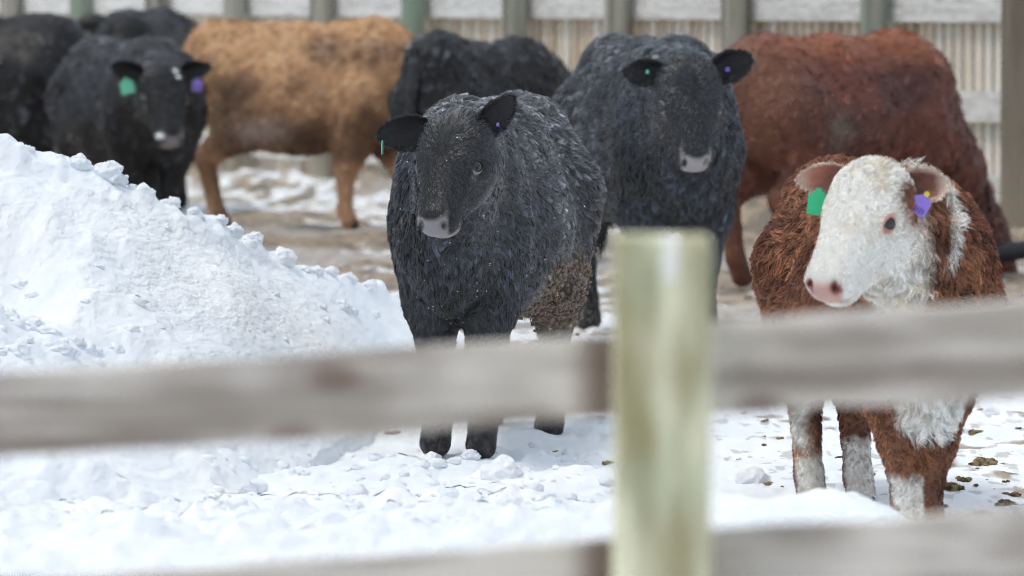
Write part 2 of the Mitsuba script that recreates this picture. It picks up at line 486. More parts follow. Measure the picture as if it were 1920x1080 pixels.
def cow(key, origin, yaw, s=1.0, wm=1.0, lm=1.0, hs=None, poll=(1.0, 0, 1.12), hyaw=None, hpitch=55, hroll=0, cell=.02, fl=(.10, .10), frontx=(.46, .46), hindx=(-.60, -.60), hy=.15, kn=.0,
        legw=1.0, ears=None, colors=None, count=12000, hairw=.008, hairlen=1.0, seed=1, tail=True, clump=14, chestw=1.0, neck=1.0, hooves=True, segs=3, rump_up=0, lift=.42, curl=.012, mud=None, extra=None, headhair=1.0, crest=0, smoothside=False, hw=1.0, eyek=1.0):
    """Builds one animal: body (one continuous surface), eyes, ears (> fur, tag), hooves, tail switch, coat."""
    c = Cow()
    c.ck, c.lv = .75, .22
    hs = hs or s
    hyaw = yaw if hyaw is None else hyaw
    O = np.asarray(origin, float)
    ya = math.radians(yaw)
    R = np.array([[math.cos(ya), math.sin(ya), 0], [-math.sin(ya), math.cos(ya), 0], [0, 0, 1.0]])  # rows: forward, left, up

    def W(x, y, z):
        return O + s * (np.array([x * lm, y * wm, z]) @ R)

    RT = R.T
    B = lambda ctr, r, k=.1: Ell(W(*ctr), np.array([r[0] * lm, r[1] * wm, r[2]]) * s, RT, k * s, 'body')  # noqa: E731
    pr = [
        B((0.02, 0, .84), (.60, .335, .355), .1),
        B((-.12, 0, .78), (.46, .345, .31), .12),
        B((.44, 0, .88), (.33, .27 * chestw, .37), .12),
        B((-.52, 0, .93 + rump_up), (.31, .265, .33), .12),
        Cone(W(.46, 0, 1.13), W(-.1, 0, 1.10), .115 * s, .13 * s, .14 * s),
        Cone(W(-.1, 0, 1.10), W(-.66, 0, 1.12 + rump_up), .13 * s, .12 * s, .14 * s),
        B((.62, 0, .70), (.19, .17 * chestw, .20), .1),
        B((.50, .17 * chestw, .86), (.20, .12, .27), .1), B((.50, -.17 * chestw, .86), (.20, .12, .27), .1),
    ]
    hoofs = []
    for i, sg in enumerate((1, -1)):
        fy, fx = sg * fl[i], frontx[i]
        pr += [
            Cone(W(.46, sg * .19 * chestw, .80), W(.42 * .5 + fx * .5, sg * (.17 * chestw * .5 + fl[i] * .5 + .02), .54), .155 * s * legw, .105 * s * legw, .09 * s, 'leg'),
            Cone(W(.42 * .5 + fx * .5, sg * (.17 * chestw * .5 + fl[i] * .5 + .02), .54), W(fx + .01, fy + sg * kn, .335), .105 * s * legw, .066 * s, .05 * s, 'leg'),
            Cone(W(fx + .01, fy + sg * kn, .335), W(fx, fy, .12), .06 * s, .046 * s, .03 * s, 'leg'),
            Cone(W(fx, fy, .12), W(fx + .04, fy, .035), .05 * s, .057 * s, .03 * s, 'leg')]
        hoofs.append((fx + .04, fy))
        hx, hyy = hindx[i], sg * hy
        pr += [
            Cone(W(-.52, sg * .16, .90), W(-.42 * .6 + (hx + .18) * .4, sg * .2, .60), .20 * s, .125 * s, .1 * s, 'leg'),
            Cone(W(-.42 * .6 + (hx + .18) * .4, sg * .2, .60), W(hx - .09, hyy, .44), .12 * s, .072 * s, .07 * s, 'leg'),
            Cone(W(hx - .09, hyy, .44), W(hx - .02, hyy, .13), .064 * s, .048 * s, .03 * s, 'leg'),
            Cone(W(hx - .02, hyy, .13), W(hx + .03, hyy, .035), .05 * s, .057 * s, .03 * s, 'leg')]
        hoofs.append((hx + .03, hyy))
    if extra:
        pr += [B(*q) for q in extra]
    # head frame
    a, p = math.radians(hyaw), math.radians(hpitch)
    u = np.array([math.cos(a) * math.cos(p), math.sin(a) * math.cos(p), -math.sin(p)])
    v = np.array([math.cos(a) * math.sin(p), math.sin(a) * math.sin(p), math.cos(p)])
    w = np.cross(v, u)
    r_ = math.radians(hroll)
    v, w = v * math.cos(r_) + w * math.sin(r_), w * math.cos(r_) - v * math.sin(r_)
    H = np.stack([u, v, w])
    P0 = W(*poll) if len(poll) == 3 else np.asarray(poll[0], float)
    hp = lambda x, y, z: P0 + hs * (np.array([x, y, z]) @ H)  # noqa: E731
    E = lambda ctr, r, k=.03, sub=False: Ell(hp(ctr[0], ctr[1], ctr[2] * hw), np.array([r[0], r[1], r[2] * hw]) * hs, H.T, k * hs, 'head', sub)  # noqa: E731
    K = lambda a_, b_, ra, rb, k=.03, sub=False: Cone(hp(a_[0], a_[1], a_[2] * hw), hp(b_[0], b_[1], b_[2] * hw), ra * hs, rb * hs, k * hs, 'head', sub)  # noqa: E731
    nb = hp(.10, -.10, 0)
    pr += [
        Cone(W(.50, 0, .98), W(.50, 0, .98) * .45 + nb * .55, .26 * s * neck, .19 * s * neck, .12 * s, 'neck'),
        Cone(W(.50, 0, .98) * .45 + nb * .55, nb, .19 * s * neck, .125 * s, .10 * s, 'neck'),
        Cone(W(.46, 0, 1.12), hp(.04, -.06, 0), .11 * s, .10 * s, .10 * s, 'neck'),
        Cone(W(.64, 0, .78), hp(.16, -.15, 0), .14 * s, .085 * s, .10 * s, 'neck'),
    ]
    hd = [
        E((.070, -.025, 0), (.105, .078, .132), .04),
        E((.15, -.06, 0), (.15, .085, .122), .05),
        K((.08, -.038, .030), (.40, -.062, .026), .085, .060, .05), K((.08, -.038, -.030), (.40, -.062, -.026), .085, .060, .05),
        K((.12, -.020, .020), (.39, -.034, .030), .052, .036, .04), K((.12, -.020, -.020), (.39, -.034, -.030), .052, .036, .04),
        E((.160, -.024, .100), (.060, .034, .032), .03), E((.160, -.024, -.100), (.060, .034, .032), .03),
        E((.165, -.150, .062), (.130, .085, .054), .04), E((.165, -.150, -.062), (.130, .085, .054), .04),
        E((.412, -.062, 0), (.056, .058, .077), .035),
        E((.424, -.042, .049), (.036, .034, .029), .02), E((.424, -.042, -.049), (.036, .034, .029), .02),
        K((.20, -.160, .016), (.390, -.122, .020), .066, .038, .05), K((.20, -.160, -.016), (.390, -.122, -.020), .066, .038, .05),
        E((.398, -.120, 0), (.040, .024, .056), .02),
        E((.446, -.026, .047), (.026, .020, .011), .006, True), E((.446, -.026, -.047), (.026, .020, .011), .006, True),
        E((.450, -.046, .056), (.024, .011, .013), .006, True), E((.450, -.046, -.056), (.024, .011, .013), .006, True),
        E((.455, -.100, 0), (.06, .0045, .092), .008, True),
        E((.185, -.044, .134), (.034, .022, .024), .02, True), E((.185, -.044, -.134), (.034, .022, .024), .02, True),
    ]
    pr += hd
    V, F = implicit(pr, cell)
    N = vnormals(V, F)
    # soft lumps of the winter coat
    loc = ((V - O) @ R.T) / s
    uvw = ((V - P0) @ H.T) / hs / np.array([1, 1, hw])
    sub = [q for q in hd if not q.sub]
    dh = np.min([q.d(V) for q in sub], 0)
    db = np.min([q.d(V) for q in pr if q.tag in ('body', 'leg')], 0)
    dn = np.min([q.d(V) for q in pr if q.tag == 'neck'], 0)
    dl = np.min([q.d(V) for q in pr if q.tag == 'leg'], 0)
    dbb = np.min([q.d(V) for q in pr if q.tag == 'body'], 0)
    wh = 1 / (1 + np.exp((dh - np.minimum(db, dn + .01)) / (.012 * hs)))
    wl = 1 / (1 + np.exp((dl - dbb) / (.03 * s))) * np.clip((.78 - loc[:, 2]) / .25, 0, 1)
    lump = (meshkit.fbm(V * np.array([7, 7, 4.5]), 3, seed) - .5) * .030 * s * (1 - wh) * (1 - .8 * wl)
    V = V + N * lump[:, None]
    N = vnormals(V, F)
    c.V, c.F, c.N, c.loc, c.uvw, c.wh, c.wl, c.H, c.R, c.P0, c.hs, c.s, c.hp, c.W = V, F, N, loc, uvw, wh, wl, H, R, P0, hs, s, hp, W
    # colours: colors(c) -> skin, root, tip
    skin, root, tip, mat = colors(c)
    pad = wh * np.clip((uvw[:, 0] - .415) / .02, 0, 1) * np.clip((.078 - np.abs(uvw[:, 2])) / .012, 0, 1)
    c.pad = pad
    put('body', (V, F), 'mat_skin', key, True, np.clip(skin, 0, .95))
    # flow of the coat
    fb = np.array([-1, 0, -.55]) @ R
    flow = np.tile(fb, (len(V), 1))
    nf = N @ R[0]
    front = np.clip((nf - .15) / .4, 0, 1)[:, None] * (1 - wh)[:, None]
    out = (N @ R[1])[:, None] * R[1][None]
    flow = flow * (1 - front) + front * (np.array([0, 0, -1.0]) + out * .5)
    flow = flow * (1 - wl[:, None]) + wl[:, None] * np.array([0, 0, -1.0])
    wc = P0 + hs * (np.array([.165, .05, 0]) @ H)
    rad = unit(V - wc)
    flow = unit(flow) * (1 - wh[:, None]) + wh[:, None] * rad
    # lengths
    z = loc[:, 2]
    ln = np.full(len(V), .046)
    ln += .016 * np.clip((.75 - z) / .3, 0, 1) + .012 * front[:, 0]
    ln = ln * (1 - wl) + wl * np.interp(z, [0, .1, .3, .6], [.010, .015, .019, .042])
    lh = np.interp(uvw[:, 0], [-.08, -.02, .05, .12, .20, .30, .40, .44], [.062, .060, .050, .036, .026, .020, .014, .006])
    lh = lh + .014 * np.clip((-uvw[:, 1] - .13) / .06, 0, 1) * np.clip((.36 - uvw[:, 0]) / .1, 0, 1)
    ln = ln * (1 - wh) + wh * lh * headhair
    eyed = np.minimum(np.linalg.norm(uvw - [.18, -.034, .122], axis=1), np.linalg.norm(uvw - [.18, -.034, -.122], axis=1))
    ln = ln * np.clip((eyed - .030) / .02, 0.0, 1) * (1 - pad)
    ln[(uvw[:, 0] > .395) & (uvw[:, 1] < -.07) & (wh > .5)] *= .4
    if crest:
        cr = (1 - wh) * np.clip((.045 - np.abs(loc[:, 1] - c.cresty)) / .03, 0, 1) * np.clip((z - 1.0) / .05, 0, 1) * np.clip((loc[:, 0] - .40) / .08, 0, 1)
        ln += crest * cr * np.clip((z - 1.06) / .07, .15, 1)
    ln *= hairlen * s
    lf = np.full(len(V), lift) * (1 - .55 * wh)
    lf = lf + .25 * wh * np.clip((.03 - uvw[:, 0]) / .08, 0, 1)
    if crest:
        lf = lf + 1.0 * cr * np.clip((z - 1.06) / .07, 0, 1)
    ctr = V.mean(0)
    toc = unit(CAM - ctr)
    dens = np.where(N @ toc > -.25, 1.0, .35) * (1 + 3.0 * wh) * (1 + .6 * wl)
    wid = hairw
    put_coat('coat', key, coat(V, F, N, dens, ln, flow, lf, root, tip, count, wid, seed, clump=clump, segs=segs, curl=curl, clump_k=c.ck, lockvar=c.lv * (1 - .6 * wh), wavy=np.clip(.45 + .9 * front[:, 0] + .35 * wl + .2 * wh, 0, 1.2) if smoothside else None), mat)
    # eyes
    for sg in (1, -1):
        ec = hp(.182, -.038, .112 * sg * hw)
        er = .0305 * hs * eyek
        outd = unit(H[2] * sg * .85 + H[1] * .35 + H[0] * .18)
        eye = trimesh.creation.icosphere(3 if cell < .016 else 2, er)
        eye.apply_translation(ec)
        put('eye', eye, 'mat_eye', key, True)
        lid = trimesh.creation.icosphere(4 if cell < .016 else 3, er * 1.14)
        ax = H[0] * .65 + H[1] * .76
        ax = unit(ax - (ax @ outd) * outd)
        bx = np.cross(outd, ax)
        d = unit(np.array(lid.vertices)[lid.faces].mean(1))
        al, bl, ol = d @ ax, d @ bx, d @ outd
        hole = (ol > 0) & (np.abs(bl + .05) < .66 * (1 - (al / .92) ** 2))
        lid.update_faces(~hole)
        lid.remove_unreferenced_vertices()
        lc = c.lid if hasattr(c, 'lid') else (.05, .045, .05)
        put('eyelid', (np.array(lid.vertices) + ec, np.array(lid.faces)), 'mat_skin', key, True, np.tile(lc, (len(lid.vertices), 1)))
    # ears
    c.ears = []
    for i, sg in enumerate((1, -1)):
        q = dict(e=None, n=None, L=.19, W=.062, cup=.045, fur=(.012, .012, .014), tip=(.07, .074, .085), inner=(.012, .011, .013), hair=.036, n_hair=2200 if cell < .016 else 700)
        if ears:
            q.update(ears[i])
        base = hp(.030, -.035, .112 * sg * hw)
        e = unit(q['e']) if q['e'] is not None else unit(H[2] * sg * 1.0 + H[1] * .05 - H[0] * .10)
        nn = unit(q['n']) if q['n'] is not None else unit(H[1] * .5 + H[0] * .6)
        Ve, Fe, tt, ss, isin, e, sd, nn = ear_mesh(base, e, nn, q['L'] * hs, q['W'] * hs, q['cup'] * hs)
        Ne = vnormals(Ve, Fe)
        cin, cout = np.array(q['inner']), np.array(q['fur'])
        rim = np.clip((np.maximum(np.abs(ss), tt) - .72) / .2, 0, 1)[:, None]
        ce = isin[:, None] * (cin * (.45 + .75 * tt[:, None]) * (.7 + .6 * meshkit.fbm(Ve * 60, 2, seed))[:, None] * (1 - rim) + cout * rim) + (1 - isin[:, None]) * cout
        ek = put('ear', (Ve, Fe), 'mat_skin', key, True, ce)
        fe = e * .8 + sd * ss[:, None] * .9
        le = q['hair'] * hs * (.35 + .65 * rim[:, 0]) * np.where(isin > .5, .75 + 0 * tt, 1.0)
        put_coat('fur', ek, coat(Ve, Fe, Ne, .5 + 1.2 * rim[:, 0] + (1 - isin), le, fe, np.full(len(Ve), .35), ce * .9, ce * .6 + .4 * np.array(q['tip']),
                                 q['n_hair'], hairw * .8, seed + 50 + i, clump=6, segs=3, curl=.008), mat)
        c.ears.append((ek, Ve.reshape(2, 22, 13, 3), e, sd, nn))
    # hooves
    if hooves:
        for hx, hyy in hoofs:
            hm = []
            for q in (1, -1):
                m = trimesh.creation.icosphere(2, 1.0)
                vv = np.array(m.vertices) * np.array([.046, .022, .036])
                vv[:, 0] += np.clip(-vv[:, 2], 0, 1) * .35
                vv[:, 2] = np.clip(vv[:, 2], -.033, 1)
                hm.append(trimesh.Trimesh(O + s * ((vv + [hx * lm + .004, hyy * wm + q * .026, .035]) @ R), m.faces, process=False))
            put('hoof', trimesh.util.concatenate(hm), 'mat_hoof', key, 40)
    if tail:
        pts = np.array([W(-.80, 0, 1.10 + rump_up), W(-.86, .01, 1.0), W(-.875, .02, .8), W(-.87, .015, .6), W(-.87, .0, .45), W(-.87, 0, .32)])
        rr = np.array([.045, .038, .03, .026, .045, .012]) * s
        tp = [Cone(pts[i], pts[i + 1], rr[i], rr[i + 1], .02, 'tail') for i in range(5)]
        Vt, Ft = implicit(tp, max(cell, .011), 1)
        Nt = vnormals(Vt, Ft)
        tc = np.tile(c.tailcol, (len(Vt), 1))
        tk = put('tail', (Vt, Ft), 'mat_skin', key, True, tc)
        zt = ((Vt - O) @ R.T)[:, 2] / s
        put_coat('fur', tk, coat(Vt, Ft, Nt, np.ones(len(Vt)), np.interp(zt, [.3, .6, .8], [.09, .05, .025]) * s, np.tile([0, 0, -1.0], (len(Vt), 1)), np.full(len(Vt), .25), tc, tc * 1.5,
                                 900, hairw, seed + 70, clump=8), mat)
    return c


def hang_tag(c, i, mat, size, t=.5, s=0, face=None, tilt=0.0, ink=None, inner=True, button=None, name='ear_tag', drop=0.0, pos=None):
    """A tag through ear i, hanging below it; ear-tag faces the direction given."""
    ek, grid, e, sd, nn = c.ears[i]
    p = grid[0 if inner else 1, int(t * 21), int((s + 1) * 6)]
    face = unit(face if face is not None else (CAM - p) * [1, 1, .2])
    x = unit(np.cross([0, 0, 1.0], -face))
    x = x * math.cos(tilt) + np.array([0, 0, 1.0]) * math.sin(tilt)
    z = np.cross(x, -face) * 1.0
    z = z if z[2] > 0 else -z
    o = p + face * .012 - z * drop if pos is None else np.asarray(pos)
    p = o - face * .012 if pos is not None else p
    w, h = size
    k = put(name, frame_mesh(tag_mesh(w, h), o, x, z), mat, ek)
    if ink:
        m = meshkit.text_mesh(ink, h * .26, .0012, True)
        b = m.bounds
        m.apply_translation([-(b[0][0] + b[1][0]) / 2, 0, 0])
        v = np.array(m.vertices)
        yv = np.cross(z, x)
        front = -1.0 if yv @ face < 0 else 1.0
        q = np.c_[v[:, 0] * (1 if front < 0 else -1), np.where(front < 0, -v[:, 2] - .0004, v[:, 2] + .0029), v[:, 1] - h * .86]
        # fit within plate
        q[:, 0] *= min(1.0, w * .8 / max(1e-6, np.ptp(q[:, 0])))
        # a sub-part would be a fourth level, so the print is a sibling of the tag on the ear
        put('tag_print', frame_mesh(trimesh.Trimesh(q, m.faces, process=False), o, x, z), 'mat_tag_ink', ek)
    if button:
        m = trimesh.creation.cylinder(.008, .008, sections=16)
        v = np.array(m.vertices)
        m = trimesh.Trimesh(np.c_[v[:, 0], v[:, 2], v[:, 1]], m.faces[:, ::-1], process=False)
        put('tag_button', frame_mesh(m, p + face * .014, x, z), button, ek)
    return k


# colour schemes --------------------------------------------------
def mixc(a, b, t):
    return a * (1 - t[:, None]) + np.asarray(b)[None] * t[:, None]


def black(lit_back=.5, dust=0.0, base=(.013, .0135, .0165), seed=3, nose=(.30, .275, .285), mudside=False, warm=0.0, flank_light=0.0):
    def f(c):
        n = len(c.V)
        ns = meshkit.fbm(c.V * 9, 3, seed)
        c.ck, c.lv = .96, .66
        root = np.tile(np.array(base), (n, 1)) * (.5 + .6 * ns[:, None]) * .26
        patch = np.clip(1 + 4.5 * (meshkit.fbm(c.V * np.array([5.5, 5.5, 4]), 3, seed + 11) - .47), .3, 2.4)[:, None]
        patch = patch * (1 - .85 * c.wh[:, None]) + .85 * c.wh[:, None] * .55
        tip = (root * np.array([4.6, 5.6, 7.2]) + .003) * patch
        brown = np.clip((meshkit.fbm(c.V * 4.5, 3, seed + 5) - .52) * 5, 0, 1) * warm * (1 - .85 * c.wh)
        tip = mixc(tip, (.055, .042, .036), brown)
        # skylight on the back and shoulders painted into the tips, along with frost
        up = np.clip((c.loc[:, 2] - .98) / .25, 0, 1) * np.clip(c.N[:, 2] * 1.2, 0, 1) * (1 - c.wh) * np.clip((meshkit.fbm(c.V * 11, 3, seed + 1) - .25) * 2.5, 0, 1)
        tip = mixc(tip, (.30, .31, .34), up * lit_back)
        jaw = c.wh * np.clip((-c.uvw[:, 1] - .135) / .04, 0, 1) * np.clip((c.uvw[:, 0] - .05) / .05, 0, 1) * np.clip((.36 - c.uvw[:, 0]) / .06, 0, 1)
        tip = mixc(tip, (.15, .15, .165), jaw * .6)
        if flank_light:  # light falling on the flank, painted as paler hair tips
            fl_ = flank_light * np.clip((.42 - c.loc[:, 0]) / .25, 0, 1) * np.clip((c.loc[:, 2] - .55) / .2, 0, 1) * (1 - c.wh) * np.clip((meshkit.fbm(c.V * np.array([4, 4, 3]), 3, seed + 21) - .3) * 3, 0, 1)
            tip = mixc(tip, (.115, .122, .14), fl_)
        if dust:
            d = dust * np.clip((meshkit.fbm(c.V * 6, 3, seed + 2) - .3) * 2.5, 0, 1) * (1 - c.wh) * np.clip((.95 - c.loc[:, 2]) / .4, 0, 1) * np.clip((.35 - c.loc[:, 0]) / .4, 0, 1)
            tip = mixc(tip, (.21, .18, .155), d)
        if mudside:
            d = np.clip((meshkit.fbm(c.V * 13, 3, seed + 3) - .25) * 4, 0, 1) * np.clip((.74 - c.loc[:, 2]) / .10, 0, 1) * np.clip((c.loc[:, 2] - .30) / .12, 0, 1) * np.clip((.18 - c.loc[:, 0]) / .2, 0, 1)
            c.mudw = d * (1 - c.wh)
            root = mixc(root, (.12, .09, .07), d)
            tip = mixc(tip, (.21, .165, .13), d)
        skin = root * 1.8
        inner = np.minimum(np.linalg.norm((c.uvw - [.215, -.047, .112]) * [.8, 1, 1], axis=1), np.linalg.norm((c.uvw - [.215, -.047, -.112]) * [.8, 1, 1], axis=1))
        skin = mixc(skin, (.16, .145, .155), c.wh * np.clip((.028 - inner) / .015, 0, 1))
        pad = c.wh * np.clip((c.uvw[:, 0] - .432 + 1.0 * np.clip(c.uvw[:, 1] + .055, 0, 1)) / .010, 0, 1) * np.clip((.058 + .014 * ns + .28 * np.clip(c.uvw[:, 1] + .05, -.06, .02) - np.abs(c.uvw[:, 2])) / .008, 0, 1) * np.clip((.004 - c.uvw[:, 1]) / .010, 0, 1)
        skin = mixc(skin, np.array(nose), pad * (.75 + .25 * ns))
        lip = c.wh * np.clip((c.uvw[:, 0] - .40) / .02, 0, 1) * np.clip((-c.uvw[:, 1] - .10) / .01, 0, 1)
        skin = mixc(skin, np.array(nose) * [.95, .9, .8], lip * .8)
        nos = np.minimum(np.linalg.norm((c.uvw - [.450, -.034, .050]) * [.8, 1, 1.1], axis=1), np.linalg.norm((c.uvw - [.450, -.034, -.050]) * [.8, 1, 1.1], axis=1))
        skin = mixc(skin, (.006, .005, .006), np.clip((.017 - nos) / .005, 0, 1))
        mouth = c.wh * np.clip((.006 - np.abs(c.uvw[:, 1] + .100)) / .003, 0, 1) * np.clip((c.uvw[:, 0] - .38) / .02, 0, 1)
        skin = mixc(skin, (.012, .011, .012), mouth)
        c.tailcol = np.array(base)
        c.lid = (.20, .19, .215)
        return skin, root, tip, 'mat_hair'
    return f


def tan(c):
    n = len(c.V)
    ns = meshkit.fbm(c.V * 5, 4, 21)
    n2 = meshkit.fbm(c.V * np.array([3.4, 3.4, 3.4]), 4, 22)
    z = c.loc[:, 2]
    base = np.tile([.60, .345, .175], (n, 1))
    base = mixc(base, (.58, .335, .21), np.clip((1.0 - z) / .3, 0, 1) * .7)
    mot = np.clip((n2 - .47) * 6, 0, 1) * np.clip((1.22 - z) / .1, 0, 1)
    base = mixc(base, (.19, .10, .055), mot * .85)
    low = np.clip((.72 - z) / .14, 0, 1) * np.clip((z - .40) / .15, 0, 1) * np.clip((c.loc[:, 0] + .55) / .15, 0, 1)
    base = mixc(base, (.11, .07, .05), low * np.clip((ns - .3) * 4, 0, 1) * .85)
    thigh = np.exp(-(((c.loc[:, 0] + .40) / .14) ** 2 + ((z - .70) / .17) ** 2))
    base = mixc(base, (.10, .065, .045), thigh * .85)
    bl = np.exp(-(((c.loc[:, 0] + .17) / .13) ** 2 + ((z - .60) / .07) ** 2))
    base = mixc(base, (.55, .42, .36), np.clip(bl * 1.5, 0, 1))
    top = np.clip((z - 1.12) / .08, 0, 1) * np.clip((.3 - np.abs(c.loc[:, 0] + .65)) / .1, 0, 1) * np.clip((ns - .42) * 5, 0, 1)
    base = mixc(base, (.12, .08, .05), top * .7)
    c.tailcol = np.array([.5, .32, .17])
    return base * .8, base * .75, base * 1.25, 'mat_wool'


def red(c):
    n = len(c.V)
    z = c.loc[:, 2]
    ns = meshkit.fbm(c.V * 4.0, 4, 31)
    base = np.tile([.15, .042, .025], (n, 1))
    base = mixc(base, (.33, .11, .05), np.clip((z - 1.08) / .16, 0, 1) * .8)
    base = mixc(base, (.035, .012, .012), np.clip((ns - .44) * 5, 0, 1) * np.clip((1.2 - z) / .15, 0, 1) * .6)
    base = mixc(base, (.20, .085, .05), np.clip(-.35 - c.loc[:, 0], 0, .3) / .3 * .7)
    base = mixc(base, (.17, .13, .09), np.exp(-(((c.loc[:, 0] + .27) / .08) ** 2 + ((z - .80) / .08) ** 2)) * .9)
    c.tailcol = np.array([.2, .08, .045])
    return base * .8, base * .8, base * 1.35, 'mat_hair'


def hereford(c):
    n = len(c.V)
    z, x, y = c.loc[:, 2], c.loc[:, 0], c.loc[:, 1]
    ns = meshkit.fbm(c.V * 9, 4, 41)
    base = np.tile([.185, .078, .043], (n, 1))
    base = mixc(base, (.09, .032, .02), np.clip((ns - .45) * 5, 0, 1) * .8)
    base = mixc(base, (.30, .13, .065), np.clip((meshkit.fbm(c.V * 7, 3, 44) - .52) * 5, 0, 1) * .8)
    white = np.array([.78, .755, .70])
    u, v, w = c.uvw.T
    # white face; red round the ears and behind the cheek
    wf = c.wh * np.clip((u + .035) / .02, 0, 1)
    earz = np.exp(-(((u - .065) / .06) ** 2 + ((np.abs(w) - .135) / .036) ** 2 + ((v + .06) / .08) ** 2))
    wf = wf * (1 - np.clip(earz * 2.2 - .4, 0, 1))
    thr = (1 - c.wh) * np.clip((.22 - np.linalg.norm((c.uvw - [.24, -.24, 0]) * [.75, .8, 1.3], axis=1)) / .05, 0, 1)
    # brisket and throat white, crest white
    bris = (1 - c.wh) * np.clip((x - .54) / .06, 0, 1) * np.clip((.85 - z) / .08, 0, 1) * np.clip((.13 - np.abs(y)) / .04, 0, 1) * np.clip((z - .37) / .03, 0, 1) * (1 - c.wl)
    crest = (1 - c.wh) * np.clip((.034 - np.abs(y - c.cresty)) / .02, 0, 1) * np.clip((z - .98) / .05, 0, 1) * np.clip((x - .40) / .08, 0, 1)
    feet = np.clip((.13 + .22 * ns - z) / .05, 0, 1) * np.clip(c.N @ c.R[0] * 1.6 + .15, 0, 1) * np.where((x > 0) & (y > 0), 0, 1)
    wm = np.clip(wf + thr + bris + crest + feet, 0, 1)
    stripe = np.exp(-(((y + .095 - .03 * np.sin(z * 16)) / .028) ** 2)) * np.clip((z - .2) / .05, 0, 1) * np.clip((.56 - z) / .06, 0, 1) * np.clip((-.3 - x) / .1, 0, 1) * np.clip(c.N @ c.R[0] * 2 + .6, 0, 1)
    wm = np.clip(wm + stripe, 0, 1)
    base = mixc(base, white, wm)
    base = mixc(base, (.60, .50, .37), wm * np.clip((meshkit.fbm(c.V * 14, 3, 48) - .5) * 4, 0, 1) * .8 * np.clip((.36 - u) / .1, 0, 1))
    skin = base * .85
    pink = np.array([.52, .27, .22])
    pad = c.wh * np.clip((u - .432) / .012, 0, 1) * np.clip((.068 - np.abs(w)) / .012, 0, 1) * np.clip((.000 - v) / .02, 0, 1) * np.clip((v + .094) / .01, 0, 1)
    skin = mixc(skin, pink, pad * (.7 + .3 * ns))
    skin = mixc(skin, (.33, .27, .22), c.wh * np.clip((meshkit.fbm(c.V * 38, 3, 49) - .5) * 4, 0, 1) * np.clip((u - .36) / .05, 0, 1) * .6)
    nos = np.minimum(np.linalg.norm(c.uvw - [.450, -.034, .050], axis=1), np.linalg.norm(c.uvw - [.450, -.034, -.050], axis=1))
    skin = mixc(skin, (.30, .10, .08), np.clip((.028 - nos) / .01, 0, 1))
    skin = mixc(skin, (.03, .012, .01), np.clip((.017 - nos) / .005, 0, 1))
    mouth = c.wh * np.clip((.006 - np.abs(v + .100)) / .003, 0, 1) * np.clip((u - .38) / .02, 0, 1)
    skin = mixc(skin, (.30, .20, .17), mouth * .6)
    eyed = np.minimum(np.linalg.norm(c.uvw - [.18, -.034, .122], axis=1), np.linalg.norm(c.uvw - [.18, -.034, -.122], axis=1))
    skin = mixc(skin, (.55, .26, .22), np.clip((.042 - eyed) / .016, 0, 1) * c.wh)
    c.tailcol = np.array([.3, .12, .06])
    c.lid = (.42, .20, .16)
    return skin, base * .85, base * np.where(wm > .5, 1.12, 1.45)[:, None], 'mat_wool'


Cow.cresty = 0.0
import os
ONLY = os.environ.get('ONLY')
FURK = float(os.environ.get('FURK', '1'))


def cnt(n):
    return max(int(n * FURK), 200)


# ------------------------------------------------------------------ the herd
k = thing('black_cow', 'nearest black cow, shaggy and in sharp focus mid picture, mud caked on its belly', 'cow')
c1 = cow(k, (-.075, 17.82, -.015), -103, s=.905, wm=.755, hs=.80, headhair=.72, smoothside=True, poll=(at(852, 230, 16.80),), hyaw=-113, hpitch=58, hroll=-4, cell=.0095,
         fl=(.125, .125), frontx=(.50, .42), hindx=(-.40, -.62), hy=.19, legw=.90, chestw=.80, neck=.72,
         ears=[dict(e=(.60, .10, .80), n=(.60, -.80, -.1), L=.205, W=.066, cup=.05, n_hair=3400, hair=.034, tip=(.05, .045, .05)),
               dict(e=(-.97, .15, .10), n=(-.12, -.9, -.40), L=.215, W=.078, cup=.055, n_hair=3400, hair=.034)],
         colors=black(.95, .28, mudside=True, warm=.4, flank_light=.8), count=cnt(140000), hairw=.0038, seed=11, clump=13, lift=.25, hairlen=1.0)
def stick(c, parent, name, weight, n, r0, r1, mat, seed, flat=.8, sub=1, off=.012):
    """Small lumps (mud, snow flecks, straw) caught in the coat; nobody could count them."""
    g = np.random.default_rng(seed)
    p = np.clip(weight, 0, None)
    idx = g.choice(len(c.V), n, p=p / p.sum())
    out = []
    for q, i in enumerate(idx):
        m = lump_mesh(g.uniform(r0, r1), seed + q, sub, .5, flat)
        m.apply_translation(c.V[i] + c.N[i] * off * g.uniform(.4, 1.3) + g.normal(0, .004, 3))
        out.append(m)
    tag(put(name, trimesh.util.concatenate(out), mat, parent, smooth=True), kind='stuff')


toward = lambda c: np.clip(c.N @ unit(CAM - c.V.mean(0)) + .3, 0, 1)  # noqa: E731
stick(c1, k, 'mud', c1.mudw ** 3 * toward(c1), 800, .003, .0095, 'mat_mud', 71, off=.016)
stick(c1, k, 'snow_flecks', toward(c1), 50, .0013, .0032, 'mat_snow', 72, off=.014)
stick(c1, k, 'straw_bits', toward(c1) * (c1.loc[:, 2] < .95), 110, .0013, .0028, 'mat_straw', 73, off=.014)
tk = hang_tag(c1, 1, 'mat_green_tag', (.035, .045), pos=at(716, 263, 16.86), face=(1, -.12, 0))
tag(tk, 'green ear tag seen nearly edge on')
hang_tag(c1, 0, 'mat_purple_tag', (.010, .013), t=.4, s=-.6, name='tag_button')

